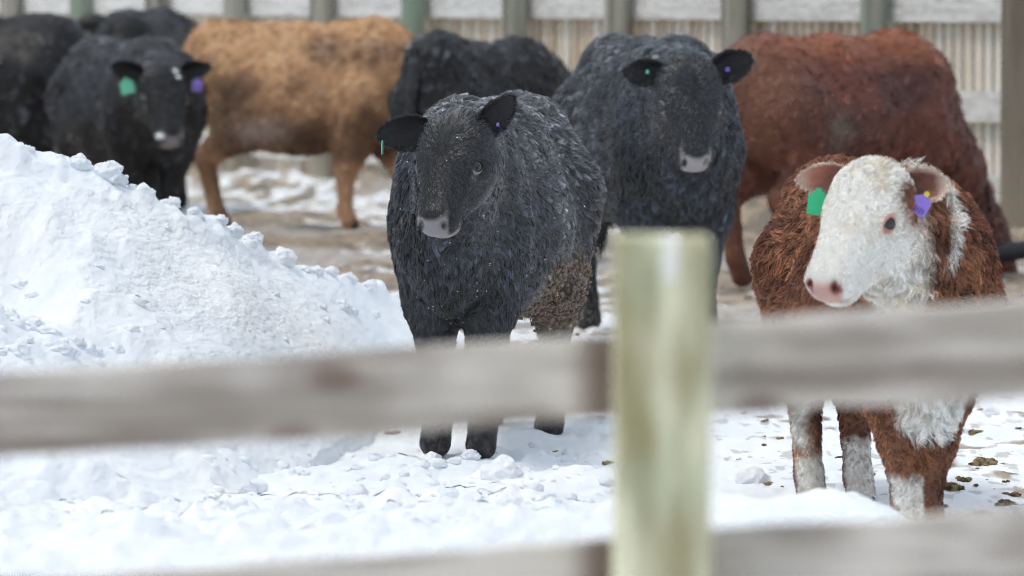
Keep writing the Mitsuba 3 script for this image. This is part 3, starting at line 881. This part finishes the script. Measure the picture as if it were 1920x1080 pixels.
k = thing('calf', 'red brown calf with a curly white face and green and purple ear tags', 'calf')
Cow.cresty = -.02
c2 = cow(k, (1.065, 15.44, -.05), -77, s=.80, wm=.76, hs=.87, poll=(at(1642, 318, 14.55),), hyaw=-129, hpitch=48, hroll=4, cell=.0095,
         fl=(.035, .05), kn=.05, frontx=(.50, .46), hindx=(-.52, -.60), hy=.11, legw=1.15, chestw=.86, neck=.9, rump_up=.03, extra=[((.62, 0, .52), (.12, .11, .17), .1)],
         ears=[dict(e=(.90, .25, .12), n=(-.15, -1, .15), L=.150, W=.060, cup=.055, fur=(.60, .47, .38), tip=(.85, .82, .78), inner=(.20, .075, .05), n_hair=2200, hair=.022),
               dict(e=(-.96, .2, .14), n=(.1, -.9, -.30), L=.165, W=.056, cup=.045, fur=(.62, .45, .36), tip=(.85, .82, .78), inner=(.50, .20, .15), n_hair=2200, hair=.022)],
         colors=hereford, count=cnt(95000), hairw=.0045, hairlen=1.2, seed=12, clump=14, curl=.022, lift=.55, headhair=.46, crest=.045, hw=.93, eyek=.86)
tk = hang_tag(c2, 0, 'mat_purple_tag', (.052, .062), t=.40, s=.55, tilt=.55, button='mat_yellow', pos=at(1738, 364, 14.505))
tag(tk, 'purple ear tag')
bars = [trimesh.creation.box([.0035, .0012, .014 + .004 * (q % 2)]) for q in range(5)]
for q, m in enumerate(bars):
    m.apply_translation([-.016 + .008 * q, -.004, -.048])
fc = unit((CAM - at(1738, 364, 14.505)) * [1, 1, .2])
xv = unit(np.cross([0, 0, 1.0], -fc)) * math.cos(.55) + np.array([0, 0, 1.0]) * math.sin(.55)
zv = np.cross(xv, -fc)
mb = trimesh.util.concatenate(bars)
vb = np.array(mb.vertices)
put('tag_print', trimesh.Trimesh(at(1738, 364, 14.505) + vb[:, :1] * xv + vb[:, 1:2] * -fc + vb[:, 2:] * (zv if zv[2] > 0 else -zv), mb.faces, process=False), 'mat_tag_ink', c2.ears[0][0])
tk = hang_tag(c2, 1, 'mat_green_tag_deep', (.055, .075), t=.45, s=.8, tilt=.1, pos=at(1536, 352, 14.61))
tag(tk, 'green ear tag half hidden by the cheek')

k = thing('black_cow', 'big black cow standing face on behind the post, left of the red cow', 'cow')
c3 = cow(k, (.60, 23.36, -.01), -77, s=1.02, wm=.765, hs=.97, headhair=.75, smoothside=True, poll=(at(1292, 122, 22.35),), hyaw=-82, hpitch=64, hroll=2, cell=.014,
         fl=(.16, .16), hindx=(-.60, -.52), hy=.19, legw=1.05, chestw=.84, neck=.8,
         ears=[dict(e=(.80, .15, .48), n=(.1, -1, -.25), L=.195, W=.072, cup=.06), dict(e=(-.92, .1, .16), n=(.05, -1, -.35), L=.17, W=.062, cup=.05)],
         colors=black(.45, .4, base=(.017, .019, .024), flank_light=.5, seed=7, nose=(.34, .31, .31)), count=cnt(60000), hairw=.0056, seed=13, clump=10, lift=.34, curl=.018)
hang_tag(c3, 0, 'mat_purple_tag', (.018, .02), t=.45, s=-.1, name='tag_button')
hang_tag(c3, 1, 'mat_green_tag', (.014, .018), t=.45, s=.1, name='tag_button')

k = thing('red_cow', 'dark red cow side on with its head lowered, behind the white faced calf', 'cow')
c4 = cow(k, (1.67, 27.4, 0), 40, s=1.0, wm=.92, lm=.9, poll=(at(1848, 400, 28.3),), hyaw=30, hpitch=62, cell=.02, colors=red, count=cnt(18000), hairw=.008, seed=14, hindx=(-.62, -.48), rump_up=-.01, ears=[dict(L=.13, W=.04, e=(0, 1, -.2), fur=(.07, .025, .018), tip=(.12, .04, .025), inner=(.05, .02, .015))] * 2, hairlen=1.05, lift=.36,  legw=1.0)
k = thing('tan_cow', 'tan cow with brown mottled side, standing side on in front of the back fence', 'cow')
c5 = cow(k, (-1.30, 33.7, -.01), -14, legw=1.2, s=1.03, lm=.93, wm=.95, poll=(at(783, 118, 33.2),), hyaw=30, hpitch=40, cell=.02, colors=tan, count=cnt(16000), hairw=.009, seed=15, hindx=(-.66, -.56), frontx=(.62, .30), fl=(.13, .13),
         ears=[dict(fur=(.42, .2, .1), tip=(.5, .3, .15), inner=(.4, .2, .12)), dict(fur=(.42, .2, .1), tip=(.5, .3, .15), inner=(.4, .2, .12))])
k = thing('black_cow', 'black cow turned away, right behind the head of the nearest black cow', 'cow')
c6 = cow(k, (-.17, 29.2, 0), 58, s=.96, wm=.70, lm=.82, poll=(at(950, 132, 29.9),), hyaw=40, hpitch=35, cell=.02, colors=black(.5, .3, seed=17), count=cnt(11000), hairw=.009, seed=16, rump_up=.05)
hang_tag(c6, 1, 'mat_green_tag', (.05, .06), t=.6, s=.2)
k = thing('black_cow', 'black cow showing only its round rump, left of the big face on cow', 'cow')
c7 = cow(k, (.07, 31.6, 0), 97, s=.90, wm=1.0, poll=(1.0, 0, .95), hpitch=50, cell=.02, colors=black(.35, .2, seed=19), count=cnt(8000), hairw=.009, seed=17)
k = thing('black_cow', 'black cow facing us over the snow bank, with mint green and purple ear tags', 'cow')
c8 = cow(k, (-2.30, 31.9, -.01), -66, s=.95, wm=.98, hs=1.02, poll=(at(302, 128, 30.75),), hyaw=-69, hpitch=60, hroll=-3, headhair=.7, cell=.018,
         ears=[dict(e=(.85, .2, .36), n=(.2, -1, -.3), L=.19, W=.055), dict(e=(-.85, -.1, .42), n=(-.3, -1, -.2), L=.19, W=.062)],
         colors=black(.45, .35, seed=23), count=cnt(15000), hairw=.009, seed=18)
for a_, b_, r_ in (((.43, -.01, -.07), 'snow', .030), ((.05, .045, .06), 'snow', .028), ((.09, .05, .075), 'snow', .020)):
    m = lump_mesh(r_, 5, 2, .4, .7)
    m.apply_translation(c8.hp(*a_))
    tag(put('snow_patch', m, 'mat_snow', k, smooth=True))
tk = hang_tag(c8, 1, 'mat_green_tag', (.080, .095), t=.45, s=.9, tilt=-.25)
tag(tk, 'mint green ear tag')
tk = hang_tag(c8, 0, 'mat_purple_tag', (.058, .078), tilt=.1, ink='300', pos=at(371, 146, 30.81))
tag(tk, 'purple ear tag with blurred dark figures')
k = thing('black_cow', 'black cow at the left edge, only its hindquarters in the picture', 'cow')
c9 = cow(k, (-3.56, 34.0, 0), 176, s=1.05, wm=1.0, poll=(1.0, 0, 1.0), hpitch=50, cell=.022, colors=black(.15, .3, seed=29), count=cnt(9000), hairw=.01, seed=19, hindx=(-.66, -.50))
k = thing('black_cow', 'black cow whose back alone shows behind the cow with the mint green tag', 'cow')
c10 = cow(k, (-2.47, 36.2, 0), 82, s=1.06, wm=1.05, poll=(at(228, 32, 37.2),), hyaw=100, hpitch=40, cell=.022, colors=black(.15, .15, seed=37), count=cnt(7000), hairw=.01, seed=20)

# ------------------------------------------------------------------ ground
def fence_scale(px):
    return 250 + .0488 * (px - 460)


def fence_pt(px, z=0.0, back=0.0):
    sc = fence_scale(px)
    return np.array([(px - 960) / sc, 10000 / sc + back, z])


def berm(x, y):
    k = 1 / (1 + np.exp(np.clip((x - .28) / .06, -60, 60)))                     # 1 on the left of the post, 0 on the right
    t = np.clip((15.9 - y) / 5.7, 0, 1)
    left = .44 * t ** 1.15
    hr = np.interp(x, [.2, .5, .70, .77, .83, .88, .97, 1.1], [.32, .31, .318, .33, .31, .28, .245, .18])
    t = np.clip((14.0 - y) / 1.3, 0, 1)
    right = hr * t * t * (3 - 2 * t) + .10 * np.clip((12.7 - y) / 2.5, 0, 1)
    t2 = np.clip((y - 7.0) / 2.6, 0, 1)
    return (left * k + right * (1 - k)) * (.25 + .75 * t2)


def yard_height(x, y):
    p = np.stack([x, y * .8, np.zeros_like(x)], -1)
    h = (meshkit.fbm(p * 1.3, 3, 2) - .5) * .06 + (meshkit.fbm(p * 5.0, 4, 3) - .5) * np.where(x > .4, .04, .06)
    h += np.clip(meshkit.fbm(p * 11, 3, 8) - .52, 0, 1) * np.where(x > .4, .04, .075)
    b = berm(x, y)
    soft = np.clip(b / .05, 0, 1)
    h += b + soft * np.where((x > .3) & (y > 11.5), .45, 1) * ((meshkit.fbm(p * 4.2, 4, 5) - .5) * .10 + np.clip(meshkit.fbm(p * 9.0, 3, 6) - .5, 0, 1) * .14)
    # drift along the foot of the back fence
    d = y - 10000 / (250 + .0488 * (np.clip(x / np.maximum(y, 1) * 10000 + 960, -2500, 4500) - 460))
    h += .16 * np.exp(-((d + .3) / .8) ** 2) * (.4 + 1.2 * meshkit.fbm(p * 1.9, 3, 9)) * (np.abs(d) < 4)
    h += np.clip((y - 60) / 400, 0, 1) * 0.0
    return h - .02


def grid_mesh(X, Y, Z):
    a, b = X.shape
    V = np.stack([X, Y, Z], -1).reshape(-1, 3)
    i = (np.arange(a - 1)[:, None] * b + np.arange(b - 1)[None]).ravel()
    F = np.vstack([np.stack([i, i + 1, i + b + 1], 1), np.stack([i, i + b + 1, i + b], 1)])
    return V, F


inv = np.linspace(1 / 6.4, 1 / 46.0, 600)
rows = np.r_[np.linspace(-6, 6.3, 20), 1 / inv, 47, 49, 52, 60, 80, 120, 200, 400, 900, 2000]
tx = np.tan(np.linspace(-math.atan(.115), math.atan(.115), 310))
tx = np.r_[-60, -12, -3, -1, -.5, -.3, -.2, -.15, tx, .15, .2, .3, .5, 1, 3, 12, 60]
YY = np.repeat(rows[:, None], len(tx), 1)
XX = tx[None] * np.maximum(np.abs(rows), 6)[:, None]
put('ground', grid_mesh(XX, YY, yard_height(XX, YY)), 'mat_yard', smooth=True)
tag('ground', kind='structure')

# the ploughed bank on the left
cp = np.array([[-4.2, 17.6, 1.25], [-2.6, 18.0, 1.16], [-1.757, 18.3, 1.005], [-1.574, 18.3, .925], [-1.39, 18.3, .865], [-1.28, 18.35, .785], [-1.147, 18.5, .71], [-.99, 18.7, .64], [-.817, 19.0, .56], [-.618, 19.3, .465],
               [-.436, 19.8, .40], [-.2, 20.2, .22], [.05, 20.6, .04], [.3, 20.8, -.06]])


def crest_at(x):
    return np.interp(x, cp[:, 0], cp[:, 1]), np.interp(x, cp[:, 0], cp[:, 2])


def bank_height(x, y):
    yc, hc = crest_at(x)
    wf = np.interp(x, [-4, -1.8, -.9, -.45, .3], [5.2, 4.6, 3.3, 1.5, 1.2])
    t = np.clip((yc - y) / wf, 0, 1.2)
    f = np.where(t < 1, np.maximum(1 - t, 0) ** 1.25, 1 - t)
    f = np.where(y > yc, 1 - 1.25 * np.clip((y - yc) / .9, 0, 1.2) ** 1.3, f)
    p = np.stack([x, y * .75, np.zeros_like(x)], -1)
    amp = np.clip(hc / .4, 0, 1)
    n1 = meshkit.fbm(p * 1.6, 4, 12) - .5
    n2 = meshkit.fbm(p * 6.5, 4, 13) - .5
    left = np.clip((-.75 - x) / .8, 0, 1)
    lumps = np.clip(meshkit.fbm(p * 7.5, 3, 14) - .50, 0, 1) * .34
    front = np.clip(1.6 * (t - .35), 0, 1) * (t < 1)
    n3 = meshkit.fbm(p * 20, 3, 15) - .5
    h = hc * f + amp * n3 * .022 + amp * (n1 * .12 + n2 * .045 * (.5 + left) + lumps * (.12 + .8 * left * front + .55 * np.exp(-((t - .03) / .05) ** 2)))
    # hollows scooped by the blade and by hooves
    for sx, sy, r, d in ((-1.27, 16.7, .20, .15), (-1.05, 16.55, .11, .11), (-1.60, 17.2, .20, .16), (-1.45, 16.2, .20, .09), (-.98, 16.6, .16, .06), (-1.80, 16.5, .25, .12), (-.72, 16.6, .12, .05), (-1.72, 17.3, .16, .12)):
        h -= d * np.exp(-((x - sx) / r) ** 2 - ((y - sy) / (r * 1.6)) ** 2)
    # low ridges running down the slope
    h += amp * .03 * np.sin((x * 1.0 + y * .35) * 9 + n1 * 14) * np.clip(t * 3, 0, 1) * left
    return np.where(t > 1.0, np.minimum(h, -.05), h) - .01


bx = np.linspace(-4.0, .3, 430)
by = np.linspace(12.2, 21.6, 330)
BX, BY = np.meshgrid(bx, by)
BZ = np.maximum(bank_height(BX, BY), -.12)
put('snow_bank', grid_mesh(BX, BY, BZ), 'mat_snow', smooth=True)
tag('snow_bank', kind='structure')


# ------------------------------------------------------------------ snow clods, crumbs and dung
def top_height(x, y):
    a = np.array([[float(x)]]), np.array([[float(y)]])
    return max(float(yard_height(*a)[0, 0]), float(bank_height(*a)[0, 0]) if -4 < x < .3 and 12.2 < y < 21.6 else -9)


def hit(px, py):
    """Where the sight line meets the snow."""
    d = FWD + (px - 960) / FOC * np.array([1.0, 0, 0]) - (py - 540) / FOC * UP
    ts = np.linspace(10.5, 44, 1400)
    P = CAM + ts[:, None] * d
    h = yard_height(P[:, 0], P[:, 1])
    hb = np.where((P[:, 0] > -4) & (P[:, 0] < .3) & (P[:, 1] > 12.2) & (P[:, 1] < 21.6), bank_height(P[:, 0], P[:, 1]), -9)
    i = np.argmax(P[:, 2] < np.maximum(h, hb))
    return P[i] if i else None


rg = np.random.default_rng(5)
ORD = ['first', 'second', 'third', 'fourth', 'fifth', 'sixth', 'seventh', 'eighth', 'ninth', 'tenth', 'eleventh', 'twelfth', 'thirteenth', 'fourteenth', 'fifteenth', 'sixteenth', 'seventeenth', 'eighteenth', 'nineteenth', 'twentieth',
       'twenty first', 'twenty second', 'twenty third', 'twenty fourth', 'twenty fifth', 'twenty sixth', 'twenty seventh', 'twenty eighth', 'twenty ninth', 'thirtieth']
crest = [(55, 268, 26, 'round'), (118, 288, 18, ''), (150, 296, 40, ''), (205, 330, 58, 'largest'), (228, 352, 30, ''), (250, 366, 20, ''), (285, 380, 16, ''), (325, 394, 30, ''), (365, 412, 36, ''), (415, 432, 26, ''), (440, 434, 34, ''),
         (480, 452, 30, ''), (532, 476, 48, ''), (575, 492, 24, ''), (592, 486, 30, ''), (622, 505, 26, ''), (655, 512, 34, ''), (690, 520, 20, '')]
for i, (px, py, w_, note) in enumerate(crest):
    x = None
    # on the crest line, where the sight line passes closest above it
    xs = np.linspace(-2, 0, 900)
    yc, hc = crest_at(xs)
    j = np.argmin(np.abs(960 + xs / yc * 10000 - px))
    x, y = xs[j], yc[j] - .05
    r = w_ / 2 / (10000 / y)
    z = bank_height(np.array([[x]]), np.array([[y]]))[0, 0]
    m = lump_mesh(r * 1.15, 60 + i, rough=.34, flat=.85)
    m.apply_translation([x, y, z + r * .15])
    key = put('snow_clod', m, 'mat_snow', smooth=True)
    if note == 'largest':
        tag(key, 'largest snow clod on the bank crest, below the mint green tag', 'snow clod')
    else:
        tag(key, f'{ORD[i]} snow clod from the left along the crest of the snow bank', 'snow clod', 'snow clods along the crest of the bank')
spots = [(310, 425, 26), (512, 552, 30), (640, 575, 44), (600, 575, 30), (35, 535, 44), (60, 555, 36), (20, 600, 46), (60, 610, 60), (45, 640, 48), (110, 655, 70), (165, 655, 54),
         (215, 655, 40), (30, 662, 70), (660, 585, 30), (700, 590, 28), (90, 625, 50), (140, 640, 44), (300, 615, 26), (185, 500, 24)]
spots.sort()
for i, (px, py, w_) in enumerate(spots):
    P = hit(px, py)
    if P is None:
        continue
    r = w_ / 2 / (10000 / P[1])
    m = lump_mesh(r, 160 + i, rough=.36, flat=.75)
    m.apply_translation(P - [0, 0, r * .12])
    tag(put('snow_clod', m, 'mat_snow', smooth=True), f'{ORD[i]} snow clod from the left lying on the slope of the snow bank', 'snow clod', 'snow clods on the slope of the bank')
near = [(943, 895, 90, 'big rounded snow lump just in front of the nearest black cow'), (806, 828, 34, 'small pointed snow lump by the left of the front hooves of the nearest black cow'),
        (882, 860, 44, 'snow lump pushed up against a front hoof of the nearest black cow'), (1410, 905, 70, 'snow lump capped with brown dung, right of the post'), (1525, 797, 44, 'smooth snow lump left of the legs of the calf'),
        (1858, 776, 36, 'yellowish snow lump right of the calf beside a dung clod')]
for i, (px, py, w_, lab) in enumerate(near):
    P = hit(px, py)
    r = w_ / 2 / (10000 / P[1])
    m = lump_mesh(r, 260 + i, rough=.28, flat=.8)
    m.apply_translation(P + [0, 0, r * .1])
    tag(put('snow_lump', m, 'mat_snow', smooth=True), lab, 'snow lump')
crumbs = []
for i in range(250):
    if i < 190:
        px, py = rg.uniform(380, 1150), rg.uniform(835, 960)
    else:
        px, py = 720 * rg.random() ** 1.8, 690 - 230 * rg.random() ** 1.8
    P = hit(px, py)
    if P is None:
        continue
    r = rg.gamma(2.0, .006)
    m = lump_mesh(min(r, .04), 400 + i, 1, .5, .8)
    m.apply_translation(P)
    crumbs.append(m)
put('snow_crumbs', trimesh.util.concatenate(crumbs), 'mat_snow', smooth=True)
tag('snow_crumbs', 'loose snow crumbs scattered on the bank and the flattened snow', 'snow', kind='stuff')

dung = [(1433, 790, 18), (1435, 820, 16), (1465, 823, 18), (1433, 835, 18), (1464, 848, 11), (1396, 900, 28), (1441, 910, 26), (1443, 896, 16), (1465, 913, 14), (1577, 861, 26), (1638, 891, 16), (1842, 770, 20), (1830, 814, 34), (1910, 805, 16),
        (1852, 871, 60), (1783, 918, 56), (1761, 907, 20), (1806, 902, 38), (1833, 912, 20), (1882, 905, 20), (1864, 918, 12), (1899, 932, 42), (1772, 951, 22), (1880, 948, 50), (1786, 861, 14), (1776, 875, 9), (1836, 880, 14), (1140, 873, 34), (1040, 848, 18),
        (1063, 868, 10), (1101, 867, 14), (738, 812, 26), (1420, 790, 8), (1500, 800, 8), (1395, 775, 14), (1385, 862, 12), (1880, 870, 10), (1900, 848, 14), (1850, 900, 10), (1745, 880, 12), (1390, 545, 16), (1405, 560, 18), (1412, 520, 12), (1350, 540, 12), (1385, 498, 12), (1700, 900, 12)]
dung.sort()
zones = {}
for i, (px, py, w_) in enumerate(dung):
    P = hit(px, py)
    if P is None:
        continue
    r = w_ / 2 / (10000 / P[1])
    parts = []
    for q in range(3 if w_ < 24 else 7):
        a = lump_mesh(r * rg.uniform(.35, .6), 900 + i * 9 + q, 2, .55, .6, 2.2)
        a.apply_translation([rg.normal(0, r * .42), rg.normal(0, r * .5), r * rg.uniform(.0, .22)])
        parts.append(a)
    m = trimesh.util.concatenate(parts)
    m.apply_translation(P)
    key = put('dung_clod', m, 'mat_dung', smooth=True)
    if (px, py) == (1783, 918):
        tag(key, 'big tan dung clod right of the front legs of the calf', 'dung')
    elif (px, py) == (1140, 873):
        tag(key, 'snow flecked dung clod touching the left side of the fence post', 'dung')
    elif (px, py) == (738, 812):
        tag(key, 'dung clod just under the left rail, left of the nearest black cow', 'dung')
    elif (px, py) == (1577, 861):
        tag(key, 'tan dung clod seen between the hind legs of the calf', 'dung')
    else:
        zone = 'between the nearest cow and the post' if px < 1200 else 'above the upper rail beside the post' if py < 600 else 'between the post and the calf' if px < 1500 else 'among the legs of the calf' if px < 1745 else 'right of the calf'
        zones[zone] = zones.get(zone, -1) + 1
        tag(key, f'{ORD[zones[zone]]} brown dung clod from the left, {zone}', 'dung', 'dung clods scattered on the trampled snow')

# ------------------------------------------------------------------ the windbreak fence at the back
wf = thing('windbreak_fence', 'tall weathered windbreak fence of upright slats, planks and round posts behind the cattle', 'fence')


def log_mesh(r, h, seed, taper=.96, n=28, m=24, top=.012, square=0):
    a = np.arange(n) * 2 * np.pi / n
    zs = np.r_[np.linspace(-.4, h - top, m), h - top * .3, h]
    rs = np.r_[np.linspace(r, r * taper, m), r * taper - top * .35, r * taper - top * 1.4]
    e = (np.abs(np.cos(a)) ** square + np.abs(np.sin(a)) ** square) ** (-1 / square) if square else np.ones(n)
    V = np.stack([rs[:, None] * e * np.cos(a), rs[:, None] * e * np.sin(a), np.repeat(zs[:, None], n, 1)], -1)
    nz = meshkit.fbm(V * np.array([14, 14, 2.2]) + seed, 3, seed) - .5
    V[..., :2] *= (1 + .09 * nz)[..., None]
    V = np.vstack([V.reshape(-1, 3), [[0, 0, h + .001]]])
    F = []
    R_ = len(zs)
    for i in range(R_ - 1):
        for j in range(n):
            p, q = i * n + j, i * n + (j + 1) % n
            F += [[p, q, q + n], [p, q + n, p + n]]
    F += [[(R_ - 1) * n + j, (R_ - 1) * n + (j + 1) % n, R_ * n] for j in range(n)]
    return trimesh.Trimesh(V, np.array(F), process=False)


def board(p, q, z0, z1, thick, off, ends=0):
    """An upright board from p to q (ground points), off metres behind the line (negative: in front)."""
    p, q = np.asarray(p, float)[:2], np.asarray(q, float)[:2]
    d = unit(q - p)
    n = np.array([-d[1], d[0]])
    n = n if n[1] > 0 else -n
    m = trimesh.creation.box([np.linalg.norm(q - p), thick, z1 - z0])
    v = np.array(m.vertices)
    c = (p + q) / 2 + n * off
    v = np.c_[c[0] + v[:, :1] * d[0] + v[:, 1:2] * n[0], c[1] + v[:, :1] * d[1] + v[:, 1:2] * n[1], v[:, 2:] + (z0 + z1) / 2]
    return trimesh.Trimesh(v, m.faces, process=False)


posts = [-140, 20, 150, 292, 440, 603, 775, 965, 1157, 1378, 1638]
rg = np.random.default_rng(8)
for i, px in enumerate(posts):
    m = log_mesh(.088 if px != 1378 else .094, 2.15, i + 1)
    m.apply_translation(fence_pt(px))
    put('post', m, 'mat_far_post', wf, 45)
m = log_mesh(.125, 2.3, 40)
m.apply_translation(fence_pt(1908) + [0, -.25, 0])
k = put('post', m, 'mat_far_post', wf, 45)
tag(k, 'thickest post, at the right edge')
L0, L1 = fence_pt(-160), fence_pt(2010)
Lt = np.linalg.norm(L1 - L0)
fd = (L1 - L0) / Lt
s_, i = 0.0, 0
while s_ < Lt:
    w_ = rg.uniform(.068, .082)
    p, q = L0 + fd * s_, L0 + fd * (s_ + w_)
    b_ = board(p, q, rg.uniform(-.1, .02), 2.0 + rg.uniform(-.03, .03), .02, .17 + rg.uniform(0, .006))
    put('slat', b_, f'mat_slat_{rg.integers(0, 3)}', wf)
    s_ += w_ + rg.uniform(.024, .036)
    i += 1
s_ = -.04
backs = []
while s_ < Lt:
    backs.append(board(L0 + fd * s_, L0 + fd * (s_ + .088), -.05, 1.98, .02, .21))
    s_ += .094
k = put('backing_slat', trimesh.util.concatenate(backs), 'mat_gap_shade', wf)
tag(k, kind='stuff')
pp = [-160] + posts[1::2] + [2010]
for z0, z1, o in ((1.305, 1.545, .125), (.715, .895, .124), (.24, .40, .124)):
    for a, b in zip(pp[:-1], pp[1:]):
        put('plank', board(fence_pt(a) + fd * .003, fence_pt(b) - fd * .003, z0 + rg.uniform(-.006, .006), z1 + rg.uniform(-.006, .006), .04, o), 'mat_plank', wf)

# ------------------------------------------------------------------ the rail fence in front
rf = thing('rail_fence', 'blurred rail fence close to the camera, grey boards on a round pale green post', 'fence')
FY = 7.0
fp = lambda px, py, y=FY: at(px, py, y)  # noqa: E731
m = log_mesh(.0655, 1.177, 77, taper=.985, n=72, m=60, top=.007, square=7)
m.apply_translation([(1241 - 960) * FY / 10000, FY, 0])
put('post', m, 'mat_post', rf, 45)


def rail(pl, pr_, hl, hr, y, thick=.04, seed=1):
    """A sawn board whose top edge runs from photo measurement pl to pr_, with rounded arrises and a slightly wavy edge."""
    n = 60
    a, b = np.asarray(pl, float), np.asarray(pr_, float)
    t = np.linspace(0, 1, n)
    sec = np.array([(-1, -.96), (-.9, -1), (.9, -1), (1, -.96), (1, .96), (.9, 1), (-.9, 1), (-1, .96)]) / 2
    V = []
    for i, tt in enumerate(t):
        h = hl * (1 - tt) + hr * tt
        top = a * (1 - tt) + b * tt
        wob = (meshkit.noise(np.array([[tt * 9, seed, 0], [tt * 9, seed + 4.4, 0]]), seed) - .5) * .006
        zz = top[2] - h / 2 + sec[:, 1] * (h + wob[0]) + wob[1]
        V.append(np.c_[np.full(8, top[0]), y + sec[:, 0] * thick, zz])
    V = np.vstack(V)
    F = []
    for i in range(n - 1):
        for j in range(8):
            p, q = i * 8 + j, i * 8 + (j + 1) % 8
            F += [[p, p + 8, q + 8], [p, q + 8, q]]
    F += [[0, j, j + 1] for j in range(1, 7)] + [[(n - 1) * 8, (n - 1) * 8 + j + 1, (n - 1) * 8 + j] for j in range(1, 7)]
    return trimesh.Trimesh(V, np.array(F), process=False)


RY = FY + .092
q = lambda px, py: at(px, py, RY)  # noqa: E731
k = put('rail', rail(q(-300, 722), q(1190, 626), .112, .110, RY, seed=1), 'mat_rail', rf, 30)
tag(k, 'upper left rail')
k = put('rail', rail(q(1196, 614), q(2250, 540), .119, .137, RY, seed=2), 'mat_rail', rf, 30)
tag(k, 'upper right rail, the wider board')
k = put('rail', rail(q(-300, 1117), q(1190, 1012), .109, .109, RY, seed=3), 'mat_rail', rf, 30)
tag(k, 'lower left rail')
k = put('rail', rail(q(1196, 1006), q(2250, 940), .109, .109, RY, seed=4), 'mat_rail', rf, 30)
tag(k, 'lower right rail')

# ------------------------------------------------------------------ black pipe at the right edge
c0 = at(1850, 480, 28.0)
pts = np.array([c0 + [0, 0, 0], c0 + [.12, .02, .02], c0 + [.30, .06, .045], c0 + [.6, .2, .05], c0 + [1.0, .5, .03]])
pr_ = [Cone(pts[i], pts[i + 1], .048, .05, .03) for i in range(4)] + [Ell(pts[0] - [.03, 0, 0], [.06, .06, .06], sub=True, k=.01)]
V, F = implicit(pr_, .012, 1)
tag(put('black_pipe', (V, F), 'mat_rubber', smooth=True), 'black rubber pipe lying on the snow at the foot of the right hand fence post', 'pipe')

if ONLY:
    keep = ONLY.split(',')
    scene = {k_: v_ for k_, v_ in scene.items() if v_.get('type') != 'ply' or k_.split('__')[0] in keep}
